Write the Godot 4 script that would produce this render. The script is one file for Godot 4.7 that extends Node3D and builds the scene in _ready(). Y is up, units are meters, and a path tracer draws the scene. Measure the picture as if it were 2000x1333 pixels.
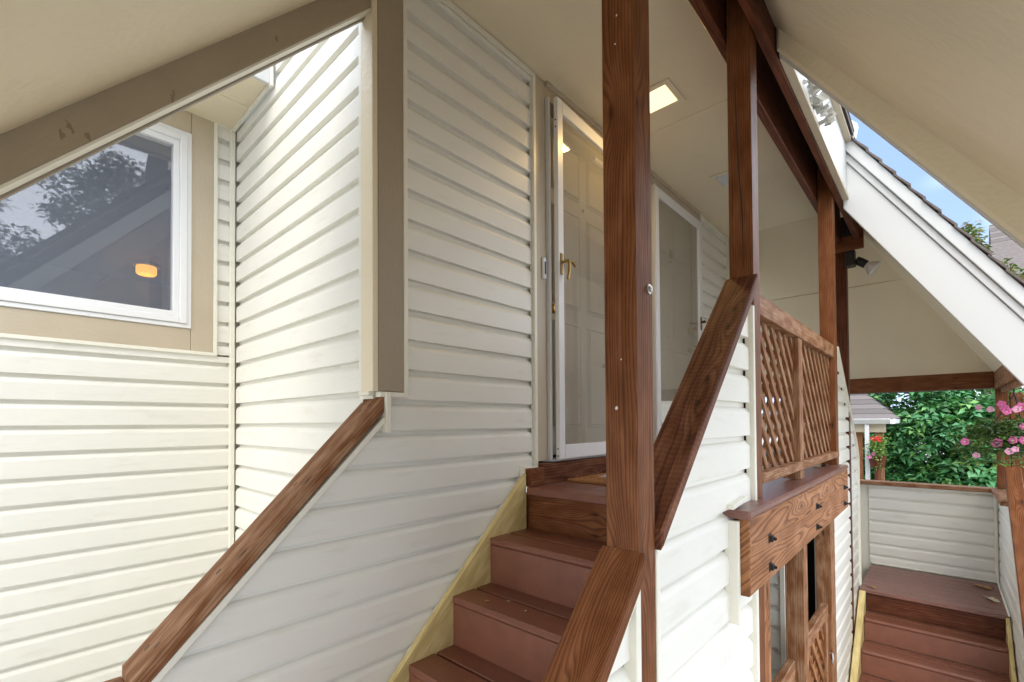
extends Node3D
# A covered duplex entry: twin stairs, siding walls, timber posts. Eye-relative heights are used in the numbers; EYE lifts them above the ground.

const EYE := 3.0
const ZC := -1.632      # entry wall
const ZA := -3.265      # window wall
const XB := 0.99        # return wall
const Z1 := -0.541      # post line
var mt := {}
var rng := RandomNumberGenerator.new()
var counts := {}


class MB:
	var v := PackedVector3Array()
	var n := PackedVector3Array()
	var t := PackedVector2Array()
	var c := PackedColorArray()
	var tint := Color.WHITE

	func tri(a: Vector3, b: Vector3, d: Vector3, ua: Vector2, ub: Vector2, ud: Vector2, hint: Vector3, na = null, nb = null, nd = null) -> void:
		var g := (b - a).cross(d - a)
		if g.length_squared() < 1e-16:
			return
		var flip := g.dot(hint) > 0.0
		var fn := (g if flip else -g).normalized()
		var x: Vector3 = fn if na == null else na
		var y: Vector3 = fn if nb == null else nb
		var z: Vector3 = fn if nd == null else nd
		if flip:
			v.append_array([a, d, b]); n.append_array([x, z, y]); t.append_array([ua, ud, ub])
		else:
			v.append_array([a, b, d]); n.append_array([x, y, z]); t.append_array([ua, ub, ud])
		c.append_array([tint, tint, tint])

	func quad(a: Vector3, b: Vector3, d: Vector3, e: Vector3, ua: Vector2, ub: Vector2, ud: Vector2, ue: Vector2, hint: Vector3) -> void:
		tri(a, b, d, ua, ub, ud, hint)
		tri(a, d, e, ua, ud, ue, hint)

	func mesh(base := Vector3.ZERO) -> ArrayMesh:
		var a := []
		a.resize(Mesh.ARRAY_MAX)
		var vv := v.duplicate()
		if base != Vector3.ZERO:
			for i in vv.size():
				vv[i] -= base
		a[Mesh.ARRAY_VERTEX] = vv; a[Mesh.ARRAY_NORMAL] = n; a[Mesh.ARRAY_TEX_UV] = t; a[Mesh.ARRAY_COLOR] = c
		var m := ArrayMesh.new()
		m.add_surface_from_arrays(Mesh.PRIMITIVE_TRIANGLES, a)
		return m

	func box() -> AABB:
		var b := AABB(v[0], Vector3.ZERO)
		for q in v:
			b = b.expand(q)
		return b


# ---------------------------------------------------------------- naming and parenting
func fresh(parent: Node, called: String) -> String:
	var key := "%d/%s" % [parent.get_instance_id(), called]
	var k: int = counts.get(key, 0)
	counts[key] = k + 1
	return called if k == 0 else "%s_%03d" % [called, k]


func tag(o: Node, label: String, category := "", group := "", kind := "") -> Node:
	if label: o.set_meta("label", label)
	if category: o.set_meta("category", category)
	if group: o.set_meta("group", group)
	if kind: o.set_meta("kind", kind)
	return o


func thing(called: String, label: String, category: String, group := "", kind := "") -> Node3D:
	var o := Node3D.new()
	o.name = fresh(self, called)
	add_child(o)
	tag(o, label, category, group, kind)
	return o


func obj(called: String, b: MB, m: Material, parent: Node) -> MeshInstance3D:
	var o := MeshInstance3D.new()
	o.name = fresh(parent, called)
	o.mesh = b.mesh()
	o.material_override = m
	parent.add_child(o)
	return o


func solo(called: String, b: MB, m: Material, label: String, category: String, group := "", kind := "") -> MeshInstance3D:
	var o := MeshInstance3D.new()
	o.name = fresh(self, called)
	var bb := b.box()
	var base := Vector3(bb.get_center().x, bb.position.y, bb.get_center().z)
	o.mesh = b.mesh(base)
	o.position = base
	o.material_override = m
	add_child(o)
	tag(o, label, category, group, kind)
	return o


func done(t: Node3D) -> Node3D:   # puts the thing's origin at the middle of its base
	var bb := AABB()
	var first := true
	for ch in t.find_children("*", "MeshInstance3D", true, false):
		var a: AABB = ch.mesh.get_aabb()
		var up: Node = ch
		while up != t:
			a.position += up.position
			up = up.get_parent()
		bb = a if first else bb.merge(a)
		first = false
	var base := Vector3(bb.get_center().x, bb.position.y, bb.get_center().z)
	for ch in t.get_children():
		ch.position -= base
	t.position = base
	return t


# ---------------------------------------------------------------- shapes
func xz(w := 0.0) -> Transform3D:      # (x, height, towards +z)
	return Transform3D(Basis(Vector3.RIGHT, Vector3.UP, Vector3.BACK), Vector3(0, EYE, w))
func xzn(w := 0.0) -> Transform3D:     # (x, height, towards -z)
	return Transform3D(Basis(Vector3.RIGHT, Vector3.UP, Vector3.FORWARD), Vector3(0, EYE, w))
func zx(w := 0.0) -> Transform3D:      # (z, height, towards -x)
	return Transform3D(Basis(Vector3.BACK, Vector3.UP, Vector3.LEFT), Vector3(w, EYE, 0))
func flat(w := 0.0) -> Transform3D:    # (x, z, up)
	return Transform3D(Basis(Vector3.RIGHT, Vector3.BACK, Vector3.UP), Vector3(0, EYE + w, 0))


func rect(x0: float, y0: float, x1: float, y1: float) -> PackedVector2Array:
	return PackedVector2Array([Vector2(x0, y0), Vector2(x1, y0), Vector2(x1, y1), Vector2(x0, y1)])


func pts(a: Array) -> PackedVector2Array:
	var o := PackedVector2Array()
	for i in range(0, a.size(), 2):
		o.append(Vector2(a[i], a[i + 1]))
	return o


func slab(b: MB, poly: PackedVector2Array, w0: float, w1: float, xf: Transform3D, grain := Vector2(0, 1), ch := 0.002) -> MB:
	if poly.size() < 3:
		return b
	var area := 0.0
	for i in poly.size():
		area += poly[i].cross(poly[(i + 1) % poly.size()])
	if area < 0:
		poly.reverse()
	var k := poly.size()
	var ins := PackedVector2Array()
	for i in k:
		var e0 := (poly[i] - poly[(i + k - 1) % k]).normalized()
		var e1 := (poly[(i + 1) % k] - poly[i]).normalized()
		var n0 := Vector2(-e0.y, e0.x)
		var n1 := Vector2(-e1.y, e1.x)
		var m := (n0 + n1)
		var q := m.length_squared()
		ins.append(poly[i] + (m * (2.0 * ch / q) if q > 0.05 else n0 * ch))
	var g := grain.normalized()
	var pp := Vector2(g.y, -g.x)
	var off := Vector2(rng.randf() * 7.0, rng.randf() * 7.0)
	var lo := minf(w0, w1)
	var hi := maxf(w0, w1)
	var rings := [[ins, lo], [poly, lo + ch], [poly, hi - ch], [ins, hi]]
	if ch <= 0.0:
		rings = [[poly, lo], [poly, hi]]
	var at := func(p: Vector2, w: float) -> Vector3: return xf * Vector3(p.x, p.y, w)
	var uv := func(p: Vector2, w: float) -> Vector2: return Vector2(p.dot(pp) + w, p.dot(g)) + off
	var tr := Geometry2D.triangulate_polygon(ins if ch > 0.0 else poly)
	for s in [0, rings.size() - 1]:
		var pl: PackedVector2Array = rings[s][0]
		var w: float = rings[s][1]
		var hint := xf.basis * Vector3(0, 0, -1.0 if s == 0 else 1.0)
		for i in range(0, tr.size(), 3):
			b.tri(at.call(pl[tr[i]], w), at.call(pl[tr[i + 1]], w), at.call(pl[tr[i + 2]], w), uv.call(pl[tr[i]], 0.0), uv.call(pl[tr[i + 1]], 0.0), uv.call(pl[tr[i + 2]], 0.0), hint)
	for r in rings.size() - 1:
		for i in k:
			var j := (i + 1) % k
			var e := poly[j] - poly[i]
			var hint := xf.basis * Vector3(e.y, -e.x, 0)
			var p0: PackedVector2Array = rings[r][0]
			var p1: PackedVector2Array = rings[r + 1][0]
			b.quad(at.call(p0[i], rings[r][1]), at.call(p0[j], rings[r][1]), at.call(p1[j], rings[r + 1][1]), at.call(p1[i], rings[r + 1][1]),
				uv.call(p0[i], rings[r][1]), uv.call(p0[j], rings[r][1]), uv.call(p1[j], rings[r + 1][1]), uv.call(p1[i], rings[r + 1][1]), hint)
	return b


func bx(x0: float, y0: float, z0: float, x1: float, y1: float, z1: float, grain := Vector2(0, 1), ch := 0.002, b: MB = null) -> MB:   # axis-aligned block; grain in (x, y)
	if b == null: b = MB.new()
	return slab(b, rect(x0, y0, x1, y1), z0, z1, xz(), grain, ch)


func bz(x0: float, y0: float, z0: float, x1: float, y1: float, z1: float, ch := 0.002, b: MB = null) -> MB:    # grain along z
	if b == null: b = MB.new()
	return slab(b, rect(z0, y0, z1, y1), -x1, -x0, zx(), Vector2(1, 0), ch)


func tube(b: MB, path: Array, r: float, sides := 8) -> MB:
	for i in path.size() - 1:
		var a: Vector3 = path[i]
		var e: Vector3 = path[i + 1]
		var d := (e - a).normalized()
		var s := d.cross(Vector3.UP if absf(d.y) < 0.9 else Vector3.RIGHT).normalized()
		var u := s.cross(d)
		for k in sides:
			var q0 := s * cos(TAU * k / sides) + u * sin(TAU * k / sides)
			var q1 := s * cos(TAU * (k + 1) / sides) + u * sin(TAU * (k + 1) / sides)
			var v0 := float(k) / sides * TAU * r
			b.tri(a + q0 * r, a + q1 * r, e + q1 * r, Vector2(v0, 0), Vector2(v0, 0), Vector2(v0, 1), q0 + q1, q0, q1, q1)
			b.tri(a + q0 * r, e + q1 * r, e + q0 * r, Vector2(v0, 0), Vector2(v0, 1), Vector2(v0, 1), q0 + q1, q0, q1, q0)
	return b


func lathe(b: MB, prof: Array, xf: Transform3D, sides := 20) -> MB:     # profile of (radius, height) about the frame's y
	for i in prof.size() - 1:
		var p: Vector2 = prof[i]
		var q: Vector2 = prof[i + 1]
		var nn := Vector2(q.y - p.y, p.x - q.x)
		for k in sides:
			var a0 := TAU * k / sides
			var a1 := TAU * (k + 1) / sides
			var f := func(r: Vector2, a: float) -> Vector3: return xf * Vector3(r.x * cos(a), r.y, r.x * sin(a))
			var h := xf.basis * Vector3(nn.x * cos((a0 + a1) / 2), nn.y, nn.x * sin((a0 + a1) / 2))
			b.quad(f.call(p, a0), f.call(p, a1), f.call(q, a1), f.call(q, a0), Vector2(a0, p.y), Vector2(a1, p.y), Vector2(a1, q.y), Vector2(a0, q.y), h)
	return b


const LAP := [[0.0, 0.0150], [0.02, 0.0163], [0.64, 0.0158], [0.70, 0.0145], [0.80, 0.0065], [0.835, -0.0010], [0.852, -0.0075], [1.0, -0.0080]]

func siding(parent: Node, poly: PackedVector2Array, xf: Transform3D, phase: float, m: Material, s := 0.127) -> void:   # one board per course
	var y0 := poly[0].y
	var y1 := y0
	var u0 := poly[0].x
	var u1 := u0
	for q in poly:
		y0 = minf(y0, q.y); y1 = maxf(y1, q.y); u0 = minf(u0, q.x); u1 = maxf(u1, q.x)
	for k in range(floori((y0 - phase) / s), ceili((y1 - phase) / s)):
		var b := MB.new()
		var base := phase + k * s
		var shift := Vector2(rng.randf() * 5.0, rng.randf() * 5.0)
		var jig := rng.randfn() * 0.0006
		for r in LAP.size() - 1:
			var ta: float = LAP[r][0]
			var tb: float = LAP[r + 1][0]
			var oa: float = LAP[r][1]
			var ob: float = LAP[r + 1][1]
			var na := _lapn(r, s)
			var nb := _lapn(r + 1, s)
			if r == 0: na = Vector3(0, -0.6, 0.8)
			for pc in Geometry2D.intersect_polygons(poly, rect(u0 - 1, base + ta * s, u1 + 1, base + tb * s)):
				var tr := Geometry2D.triangulate_polygon(pc)
				for i in range(0, tr.size(), 3):
					var w := []
					for j in 3:
						var q: Vector2 = pc[tr[i + j]]
						var f := clampf((q.y - base - ta * s) / ((tb - ta) * s), 0, 1)
						w.append([xf * Vector3(q.x, q.y, lerpf(oa, ob, f) + jig), q + shift, (xf.basis * na.lerp(nb, f)).normalized()])
					b.tri(w[0][0], w[1][0], w[2][0], w[0][1], w[1][1], w[2][1], xf.basis * Vector3(0, 0, 1), w[0][2], w[1][2], w[2][2])
				if r == 0:
					var a0 := 1e9
					var a1 := -1e9
					for q in pc:
						if q.y < base + 0.004:
							a0 = minf(a0, q.x); a1 = maxf(a1, q.x)
					if a1 > a0:
						b.quad(xf * Vector3(a0, base, -0.0105), xf * Vector3(a1, base, -0.0105), xf * Vector3(a1, base, oa + jig), xf * Vector3(a0, base, oa + jig), Vector2(a0, base), Vector2(a1, base), Vector2(a1, base + .01), Vector2(a0, base + .01), Vector3.DOWN)
		if b.v.size() > 0:
			obj("siding_board", b, m, parent)


func _lapn(i: int, s: float) -> Vector3:
	var a: Array = LAP[maxi(i - 1, 0)]
	var e: Array = LAP[mini(i + 1, LAP.size() - 1)]
	return Vector3(0, (a[1] - e[1]), (e[0] - a[0]) * s).normalized()


func wall_core(parent: Node, poly: PackedVector2Array, xf: Transform3D, thick: float, m: Material) -> void:
	obj("wall_core", slab(MB.new(), poly, -thick, 0.0, xf, Vector2(0, 1), 0.0), m, parent)


# ---------------------------------------------------------------- textures and materials
func noise(seed_: int, freq: float, oct := 3) -> FastNoiseLite:
	var f := FastNoiseLite.new()
	f.seed = seed_; f.frequency = freq; f.noise_type = FastNoiseLite.TYPE_SIMPLEX_SMOOTH
	f.fractal_octaves = oct
	return f


func srgb(c: Vector3) -> Color:
	return Color(clampf(c.x, 0, 1), clampf(c.y, 0, 1), clampf(c.z, 0, 1)).linear_to_srgb()


func two_images(w: int, h: int, f: Callable) -> Array:     # f(u, v) gives [linear colour, height]
	var a := Image.create(w, h, false, Image.FORMAT_RGB8)
	var b := Image.create(w, h, false, Image.FORMAT_RGB8)
	for y in h:
		for x in w:
			var r: Array = f.call(float(x) / w, float(y) / h)
			a.set_pixel(x, y, srgb(r[0]))
			var hh: float = clampf(r[1], 0, 1)
			b.set_pixel(x, y, Color(hh, hh, hh))
	return [ImageTexture.create_from_image(a), ImageTexture.create_from_image(b)]


func finish(texs: Array, size: Vector2, rough: float, relief: float, spec := 0.5) -> StandardMaterial3D:
	var m := StandardMaterial3D.new()
	m.albedo_texture = texs[0]
	m.roughness = rough
	m.metallic_specular = spec
	m.uv1_scale = Vector3(1.0 / size.x, 1.0 / size.y, 1)
	if relief > 0.0:
		m.heightmap_enabled = true
		m.heightmap_texture = texs[1]
		m.heightmap_scale = relief
	if spec == 0.5 and size.y > 2.5: m.metallic_specular = 0.3
	return m


func plain(c: Vector3, rough: float, metal := 0.0, spec := 0.5) -> StandardMaterial3D:
	var m := StandardMaterial3D.new()
	m.albedo_color = srgb(c); m.roughness = rough; m.metallic = metal; m.metallic_specular = spec
	return m


func wood(seed_: int, early: Vector3, late: Vector3, worn: Vector3, rings: float, warp: float, sharp: float, wornness: float, saw := 0.0, long := 0.7, w := 160, h := 640, knots := 2) -> Array:
	var n1 := noise(seed_, 1.0, 3)
	var n2 := noise(seed_ + 1, 1.0, 2)
	var n3 := noise(seed_ + 2, 1.0, 3)
	var kn := []
	var r := RandomNumberGenerator.new()
	r.seed = seed_
	for i in knots:
		kn.append(Vector3(r.randf_range(0.15, 0.85), r.randf_range(0.1, 0.9), r.randf_range(0.7, 1.3)))
	var f := func(uu: float, vv: float) -> Array:
		var u := absf(2.0 * uu - 1.0)
		var v := absf(2.0 * vv - 1.0)
		var q := u * 1.6 + warp * n1.get_noise_2d(u * 1.3, v * long + 11.0)
		var kd := 0.0
		for k in kn:
			var du: float = (u - k.x) * 9.0
			var dv: float = (v - k.y) * 22.0
			var dd := du * du + dv * dv
			q += 0.30 * k.z * exp(-dd * 0.35)
			kd = maxf(kd, exp(-dd * 7.0 / k.z))
		q = q * rings
		var s := q - floorf(q)
		var l := smoothstep(sharp, 0.93, s) * (1.0 - smoothstep(0.95, 1.0, s))
		var fine := n2.get_noise_2d(u * 140.0, v * 7.0)
		var mot := n3.get_noise_2d(u * 3.0, v * 6.0)
		var c := early.lerp(late, clampf(l + 0.25 * fine, 0, 1))
		c = c.lerp(worn, clampf(wornness * (0.5 + 1.6 * mot + 0.5 * fine) * (1.0 - 0.6 * l), 0, 0.9))
		c *= 1.0 + 0.22 * mot + 0.16 * fine
		c = c.lerp(late * 0.35, kd)
		var saws := 0.0
		if saw > 0.0:
			saws = saw * (0.5 + 0.5 * sin(v * 420.0 + 5.0 * n3.get_noise_2d(u * 2.0, v * 3.0)))
			c *= 1.0 - 0.28 * saws
		return [c, 0.55 + 0.25 * l - 0.2 * fine - 0.3 * kd - 0.3 * saws]
	return two_images(w, h, f)


func make_materials() -> void:
	var ws := Vector2(0.36, 2.6)
	mt.post = finish(wood(11, Vector3(.195, .068, .020), Vector3(.100, .030, .010), Vector3(.24, .105, .05), 13.0, 0.22, 0.2, 0.3, 0.0, .5, 288, 640), ws, 0.5, 0.15)
	mt.rail = finish(wood(23, Vector3(.255, .105, .040), Vector3(.16, .060, .023), Vector3(.35, .205, .115), 12.0, 0.22, 0.3, 0.75, 0.0, .5, 288, 640), ws, 0.6, 0.2)
	mt.beam = finish(wood(37, Vector3(.36, .150, .056), Vector3(.150, .054, .020), Vector3(.40, .22, .12), 8.0, 0.7, 0.30, 0.30, 0.0, .75, 320, 768, 4), Vector2(.62, 3.6), 0.55, 0.3)
	mt.dark = finish(wood(41, Vector3(.125, .036, .014), Vector3(.06, .018, .008), Vector3(.17, .07, .04), 6.0, 0.3, 0.2, 0.2), ws, 0.5, 0.15)
	mt.sawn = finish(wood(53, Vector3(.165, .056, .025), Vector3(.085, .027, .012), Vector3(.28, .14, .08), 5.0, 0.3, 0.3, 0.30, 0.8), ws, 0.6, 0.2)
	mt.pine = finish(wood(67, Vector3(.66, .53, .24), Vector3(.52, .38, .14), Vector3(.68, .58, .34), 14.0, 0.25, 0.35, 0.3, 0.0, .5, 288, 640), ws, 0.6, 0.15)
	var a := noise(71, 1.0, 4)
	var b := noise(72, 1.0, 2)
	mt.comp = finish(two_images(256, 256, func(u: float, v: float) -> Array:
		var g := b.get_noise_2d(u * 160, v * 160)
		var w := a.get_noise_2d(u * 3.0, v * 3.0)
		return [Vector3(.21, .082, .050) * (1.0 + 0.16 * w + 0.22 * g), 0.5 + 0.4 * g]), Vector2(.5, .5), 0.36, 0.12)
	mt.deck = finish(two_images(256, 256, func(u: float, v: float) -> Array:
		var g := b.get_noise_2d(u * 150, v * 9)
		var w := a.get_noise_2d(u * 3.0, v * 2.0)
		return [Vector3(.20, .088, .066) * (1.0 + 0.25 * w + 0.25 * g), 0.5 + 0.4 * g]), Vector2(.5, .9), 0.34, 0.15)
	mt.vinyl = finish(two_images(512, 512, func(u: float, v: float) -> Array:
		var g := b.get_noise_2d(u * 30, v * 300)
		var w := a.get_noise_2d(u * 2.2, v * 5.0)
		var d := smoothstep(0.25, 0.75, a.get_noise_2d(u * 4.0 + 40.0, v * 22.0))
		return [(Vector3(.79, .772, .695) * (1.0 + 0.025 * w)).lerp(Vector3(.60, .555, .44), d * 0.28), 0.5 + 0.35 * g + 0.1 * w]), Vector2(1.7, 1.7), 0.42, 0.10, 0.45)
	mt.tan = finish(two_images(256, 256, func(u: float, v: float) -> Array:
		var g := b.get_noise_2d(u * 90, v * 14)
		var w := a.get_noise_2d(u * 2.5, v * 2.5)
		return [Vector3(.51, .43, .31) * (1.0 + 0.06 * w + 0.03 * g), 0.5 + 0.3 * g + 0.2 * w]), Vector2(.8, .8), 0.45, 0.14)
	mt.soffit = finish(two_images(384, 384, func(u: float, v: float) -> Array:
		var uu := absf(2.0 * u - 1.0)
		var vv := absf(2.0 * v - 1.0)
		var g := b.get_noise_2d(uu * 70, vv * 70)
		var w := a.get_noise_2d(uu * 2.0, vv * 2.0)
		var sw := a.get_noise_2d(uu * 9.0 + 7.0, vv * 14.0)
		return [Vector3(.78, .69, .50) * (1.0 + 0.05 * w + 0.025 * g), 0.5 + 0.14 * g + 0.35 * w + 0.22 * sw]), Vector2(2.4, 2.4), 0.5, 0.7)
	mt.trim = plain(Vector3(.80, .775, .66), 0.4)
	mt.white = plain(Vector3(.80, .80, .79), 0.35)
	mt.fascia = plain(Vector3(.60, .61, .60), 0.4)
	mt.alum = plain(Vector3(.72, .73, .74), 0.3, 0.25)
	mt.door = finish(two_images(128, 128, func(u: float, v: float) -> Array:
		var w := a.get_noise_2d(u * 2.5, v * 2.5)
		return [Vector3(.47, .405, .29) * (1.0 + 0.05 * w), 0.5 + 0.3 * b.get_noise_2d(u * 60, v * 12)]), Vector2(.8, .8), 0.35, 0.06)
	mt.shingle = finish(two_images(256, 256, func(u: float, v: float) -> Array:
		var g := b.get_noise_2d(u * 180, v * 180)
		var w := a.get_noise_2d(u * 6.0, v * 9.0)
		return [Vector3(.155, .130, .118) * (1.0 + 0.5 * g + 0.35 * w), 0.5 + 0.5 * g]), Vector2(.7, .7), 0.9, 0.2)
	mt.shingle_pale = plain(Vector3(.18, .155, .145), 0.9)
	mt.shingle_dark = plain(Vector3(.135, .118, .11), 0.9)
	mt.brass = plain(Vector3(.42, .27, .09), 0.3, 0.9)
	mt.old_brass = plain(Vector3(.20, .12, .05), 0.4, 0.9)
	mt.scuff = plain(Vector3(.25, .19, .125), 0.8)
	mt.tan_deep = finish([mt.tan.albedo_texture, mt.tan.heightmap_texture], Vector2(.8, .8), 0.5, 0.14)
	mt.tan_deep.albedo_color = Color(.84, .83, .82)
	mt.iron = plain(Vector3(.02, .02, .021), 0.5, 0.3)
	mt.black = plain(Vector3(.014, .014, .015), 0.5)
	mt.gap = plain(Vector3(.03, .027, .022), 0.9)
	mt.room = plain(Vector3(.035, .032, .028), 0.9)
	mt.steel = plain(Vector3(.5, .5, .5), 0.35, 0.9)
	mt.coir = plain(Vector3(.34, .16, .055), 0.95)
	mt.coir_pale = plain(Vector3(.50, .45, .42), 0.95)
	mt.grey_scrap = plain(Vector3(.46, .45, .40), 0.8)
	mt.bark = plain(Vector3(.13, .10, .075), 0.9)
	mt.ground = finish(two_images(256, 256, func(u: float, v: float) -> Array:
		var g := b.get_noise_2d(u * 80, v * 80)
		var w := a.get_noise_2d(absf(2 * u - 1) * 4.0, absf(2 * v - 1) * 4.0)
		return [Vector3(.40, .385, .345).lerp(Vector3(.32, .305, .27), clampf(0.5 + w, 0, 1)) * (1.0 + 0.4 * g), 0.5 + 0.4 * g]), Vector2(3, 3), 0.95, 1.0)
	var p := StandardMaterial3D.new()
	p.transparency = BaseMaterial3D.TRANSPARENCY_ALPHA
	p.albedo_color = Color(.86, .90, .97, .06); p.roughness = 0.015; p.metallic = 0.055; p.metallic_specular = 0.8
	mt.coated = p
	var s := StandardMaterial3D.new()
	s.transparency = BaseMaterial3D.TRANSPARENCY_ALPHA
	s.albedo_color = Color(.76, .745, .69, .22); s.roughness = 0.03; s.metallic = 0.06; s.metallic_specular = 0.75
	mt.pane = s
	mt.lens_lit = plain(Vector3(.9, .8, .55), 0.4)
	mt.lens_lit.emission_enabled = true; mt.lens_lit.emission = Color(1.0, .94, .76); mt.lens_lit.emission_energy_multiplier = 0.5
	mt.lens_off = plain(Vector3(.62, .66, .66), 0.25)
	mt.amber = plain(Vector3(.8, .4, .08), 0.5)
	mt.amber.emission_enabled = true; mt.amber.emission = Color(1.0, .70, .22); mt.amber.emission_energy_multiplier = 0.55
	mt.leaf = plain(Vector3(1, 1, 1), 0.45)
	mt.leaf.vertex_color_use_as_albedo = true
	mt.leaf.backlight_enabled = true; mt.leaf.backlight = Color(.45, .6, .25)
	mt.pink = plain(Vector3(.66, .16, .38), 0.6)
	mt.pink.backlight_enabled = true; mt.pink.backlight = Color(.5, .2, .35)
	mt.pink_pale = plain(Vector3(.72, .34, .52), 0.6)
	mt.pink_eye = plain(Vector3(.80, .72, .55), 0.6)
	mt.red = plain(Vector3(.62, .03, .02), 0.6)
	mt.dead = plain(Vector3(.36, .20, .09), 0.8)
	mt.dead_pale = plain(Vector3(.52, .44, .30), 0.8)
	mt.reveal = plain(Vector3(.30, .26, .20), 0.5)


# ---------------------------------------------------------------- foliage
func leaf_cluster(count: int, length: float, width: float, droop: float, seed_: int) -> ArrayMesh:
	var r := RandomNumberGenerator.new()
	r.seed = seed_
	var b := MB.new()
	for i in count:
		var yaw := TAU * i / count + r.randf_range(-0.5, 0.5)
		var pitch := r.randf_range(-droop, droop * 0.35)
		var d := Vector3(cos(yaw) * cos(pitch), sin(pitch), sin(yaw) * cos(pitch))
		var s := d.cross(Vector3.UP).normalized().rotated(d, r.randf_range(-0.6, 0.6))
		var u := s.cross(d).normalized()
		var l := length * r.randf_range(0.7, 1.15)
		var o := d * 0.02 + Vector3(r.randf_range(-.02, .02), r.randf_range(-.03, .03), r.randf_range(-.02, .02))
		var mid := o + d * l * 0.5 + u * l * 0.06
		var tip := o + d * l - u * l * 0.12
		var w := width * r.randf_range(0.8, 1.2)
		b.tint = Color(1, 1, 1) * r.randf_range(0.8, 1.15)
		for sg in [-1.0, 1.0]:
			var e: Vector3 = mid + s * sg * w * 0.5 + u * w * 0.16
			b.tri(o, mid, e, Vector2.ZERO, Vector2.ZERO, Vector2.ZERO, u)
			b.tri(mid, tip, e, Vector2.ZERO, Vector2.ZERO, Vector2.ZERO, u)
	return b.mesh()


func scatter(called: String, parent: Node, cluster: ArrayMesh, places: Array, tones: Array, r: RandomNumberGenerator, s0 := 0.8, s1 := 1.3) -> MultiMeshInstance3D:
	var mm := MultiMesh.new()
	mm.transform_format = MultiMesh.TRANSFORM_3D
	mm.use_colors = true
	mm.mesh = cluster
	mm.instance_count = places.size()
	for i in places.size():
		var bs := Basis.from_euler(Vector3(r.randf_range(-0.5, 0.5), r.randf() * TAU, r.randf_range(-0.5, 0.5))).scaled(Vector3.ONE * r.randf_range(s0, s1))
		mm.set_instance_transform(i, Transform3D(bs, places[i]))
		var c: Vector3 = tones[r.randi() % tones.size()]
		c *= r.randf_range(0.75, 1.25)
		mm.set_instance_color(i, Color(c.x, c.y, c.z))
	var o := MultiMeshInstance3D.new()
	o.name = fresh(parent, called)
	o.multimesh = mm
	o.material_override = mt.leaf
	parent.add_child(o)
	o.set_meta("kind", "stuff")
	return o


func crown_points(r: RandomNumberGenerator, blobs: Array, per: int, gap: float, seed_: int, shell := 0.45) -> Array:
	var f := noise(seed_, 1.1, 2)
	var out := []
	for bl in blobs:
		var ctr: Vector3 = bl[0]
		var rad: Vector3 = bl[1]
		var want := int(per * bl[2])
		var tries := 0
		while want > 0 and tries < per * 30:
			tries += 1
			var d := Vector3(r.randfn(), r.randfn(), r.randfn()).normalized()
			var q := ctr + d * rad * lerpf(shell, 1.0, sqrt(r.randf())) * (1.0 + 0.22 * f.get_noise_3dv(d * 2.2 + ctr))
			if f.get_noise_3dv(q * 1.2) < gap:
				continue
			out.append(q)
			want -= 1
	return out


func trunk(b: MB, a: Vector3, e: Vector3, r0: float, r1: float) -> void:
	var d := (e - a).normalized()
	var s := d.cross(Vector3.RIGHT if absf(d.x) < 0.9 else Vector3.UP).normalized()
	var u := s.cross(d)
	for k in 8:
		var q0 := s * cos(TAU * k / 8) + u * sin(TAU * k / 8)
		var q1 := s * cos(TAU * (k + 1) / 8) + u * sin(TAU * (k + 1) / 8)
		b.tri(a + q0 * r0, a + q1 * r0, e + q1 * r1, Vector2.ZERO, Vector2.ZERO, Vector2.ZERO, q0 + q1, q0, q1, q1)
		b.tri(a + q0 * r0, e + q1 * r1, e + q0 * r1, Vector2.ZERO, Vector2.ZERO, Vector2.ZERO, q0 + q1, q0, q1, q0)


func tree(called: String, label: String, foot: Vector3, blobs: Array, per: int, gap: float, cluster: ArrayMesh, tones: Array, seed_: int, thick: float) -> void:
	var t := thing(called, label, "tree")
	var r := RandomNumberGenerator.new()
	r.seed = seed_
	var b := MB.new()
	var top := Vector3.ZERO
	for bl in blobs: top += bl[0]
	top /= blobs.size()
	var fork := foot.lerp(top, 0.55) + Vector3(r.randf_range(-.2, .2), 0, r.randf_range(-.2, .2))
	trunk(b, foot, fork, thick, thick * 0.7)
	for bl in blobs:
		var mid: Vector3 = fork.lerp(bl[0], 0.5) + Vector3(r.randf_range(-.3, .3), r.randf_range(-.1, .3), r.randf_range(-.3, .3))
		trunk(b, fork, mid, thick * 0.55, thick * 0.38)
		trunk(b, mid, bl[0], thick * 0.38, thick * 0.15)
		for k in 5:
			var d := Vector3(r.randfn(), r.randfn() * 0.6 + 0.2, r.randfn()).normalized()
			var tip: Vector3 = bl[0] + d * bl[1] * 0.85
			trunk(b, mid.lerp(bl[0], r.randf_range(0.3, 1.0)), tip, thick * 0.16, thick * 0.04)
	obj("trunk", b, mt.bark, t)
	scatter("crown", t, cluster, crown_points(r, blobs, per, gap, seed_), tones, r)
	t.position = foot
	for ch in t.get_children(): ch.position -= foot


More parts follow.
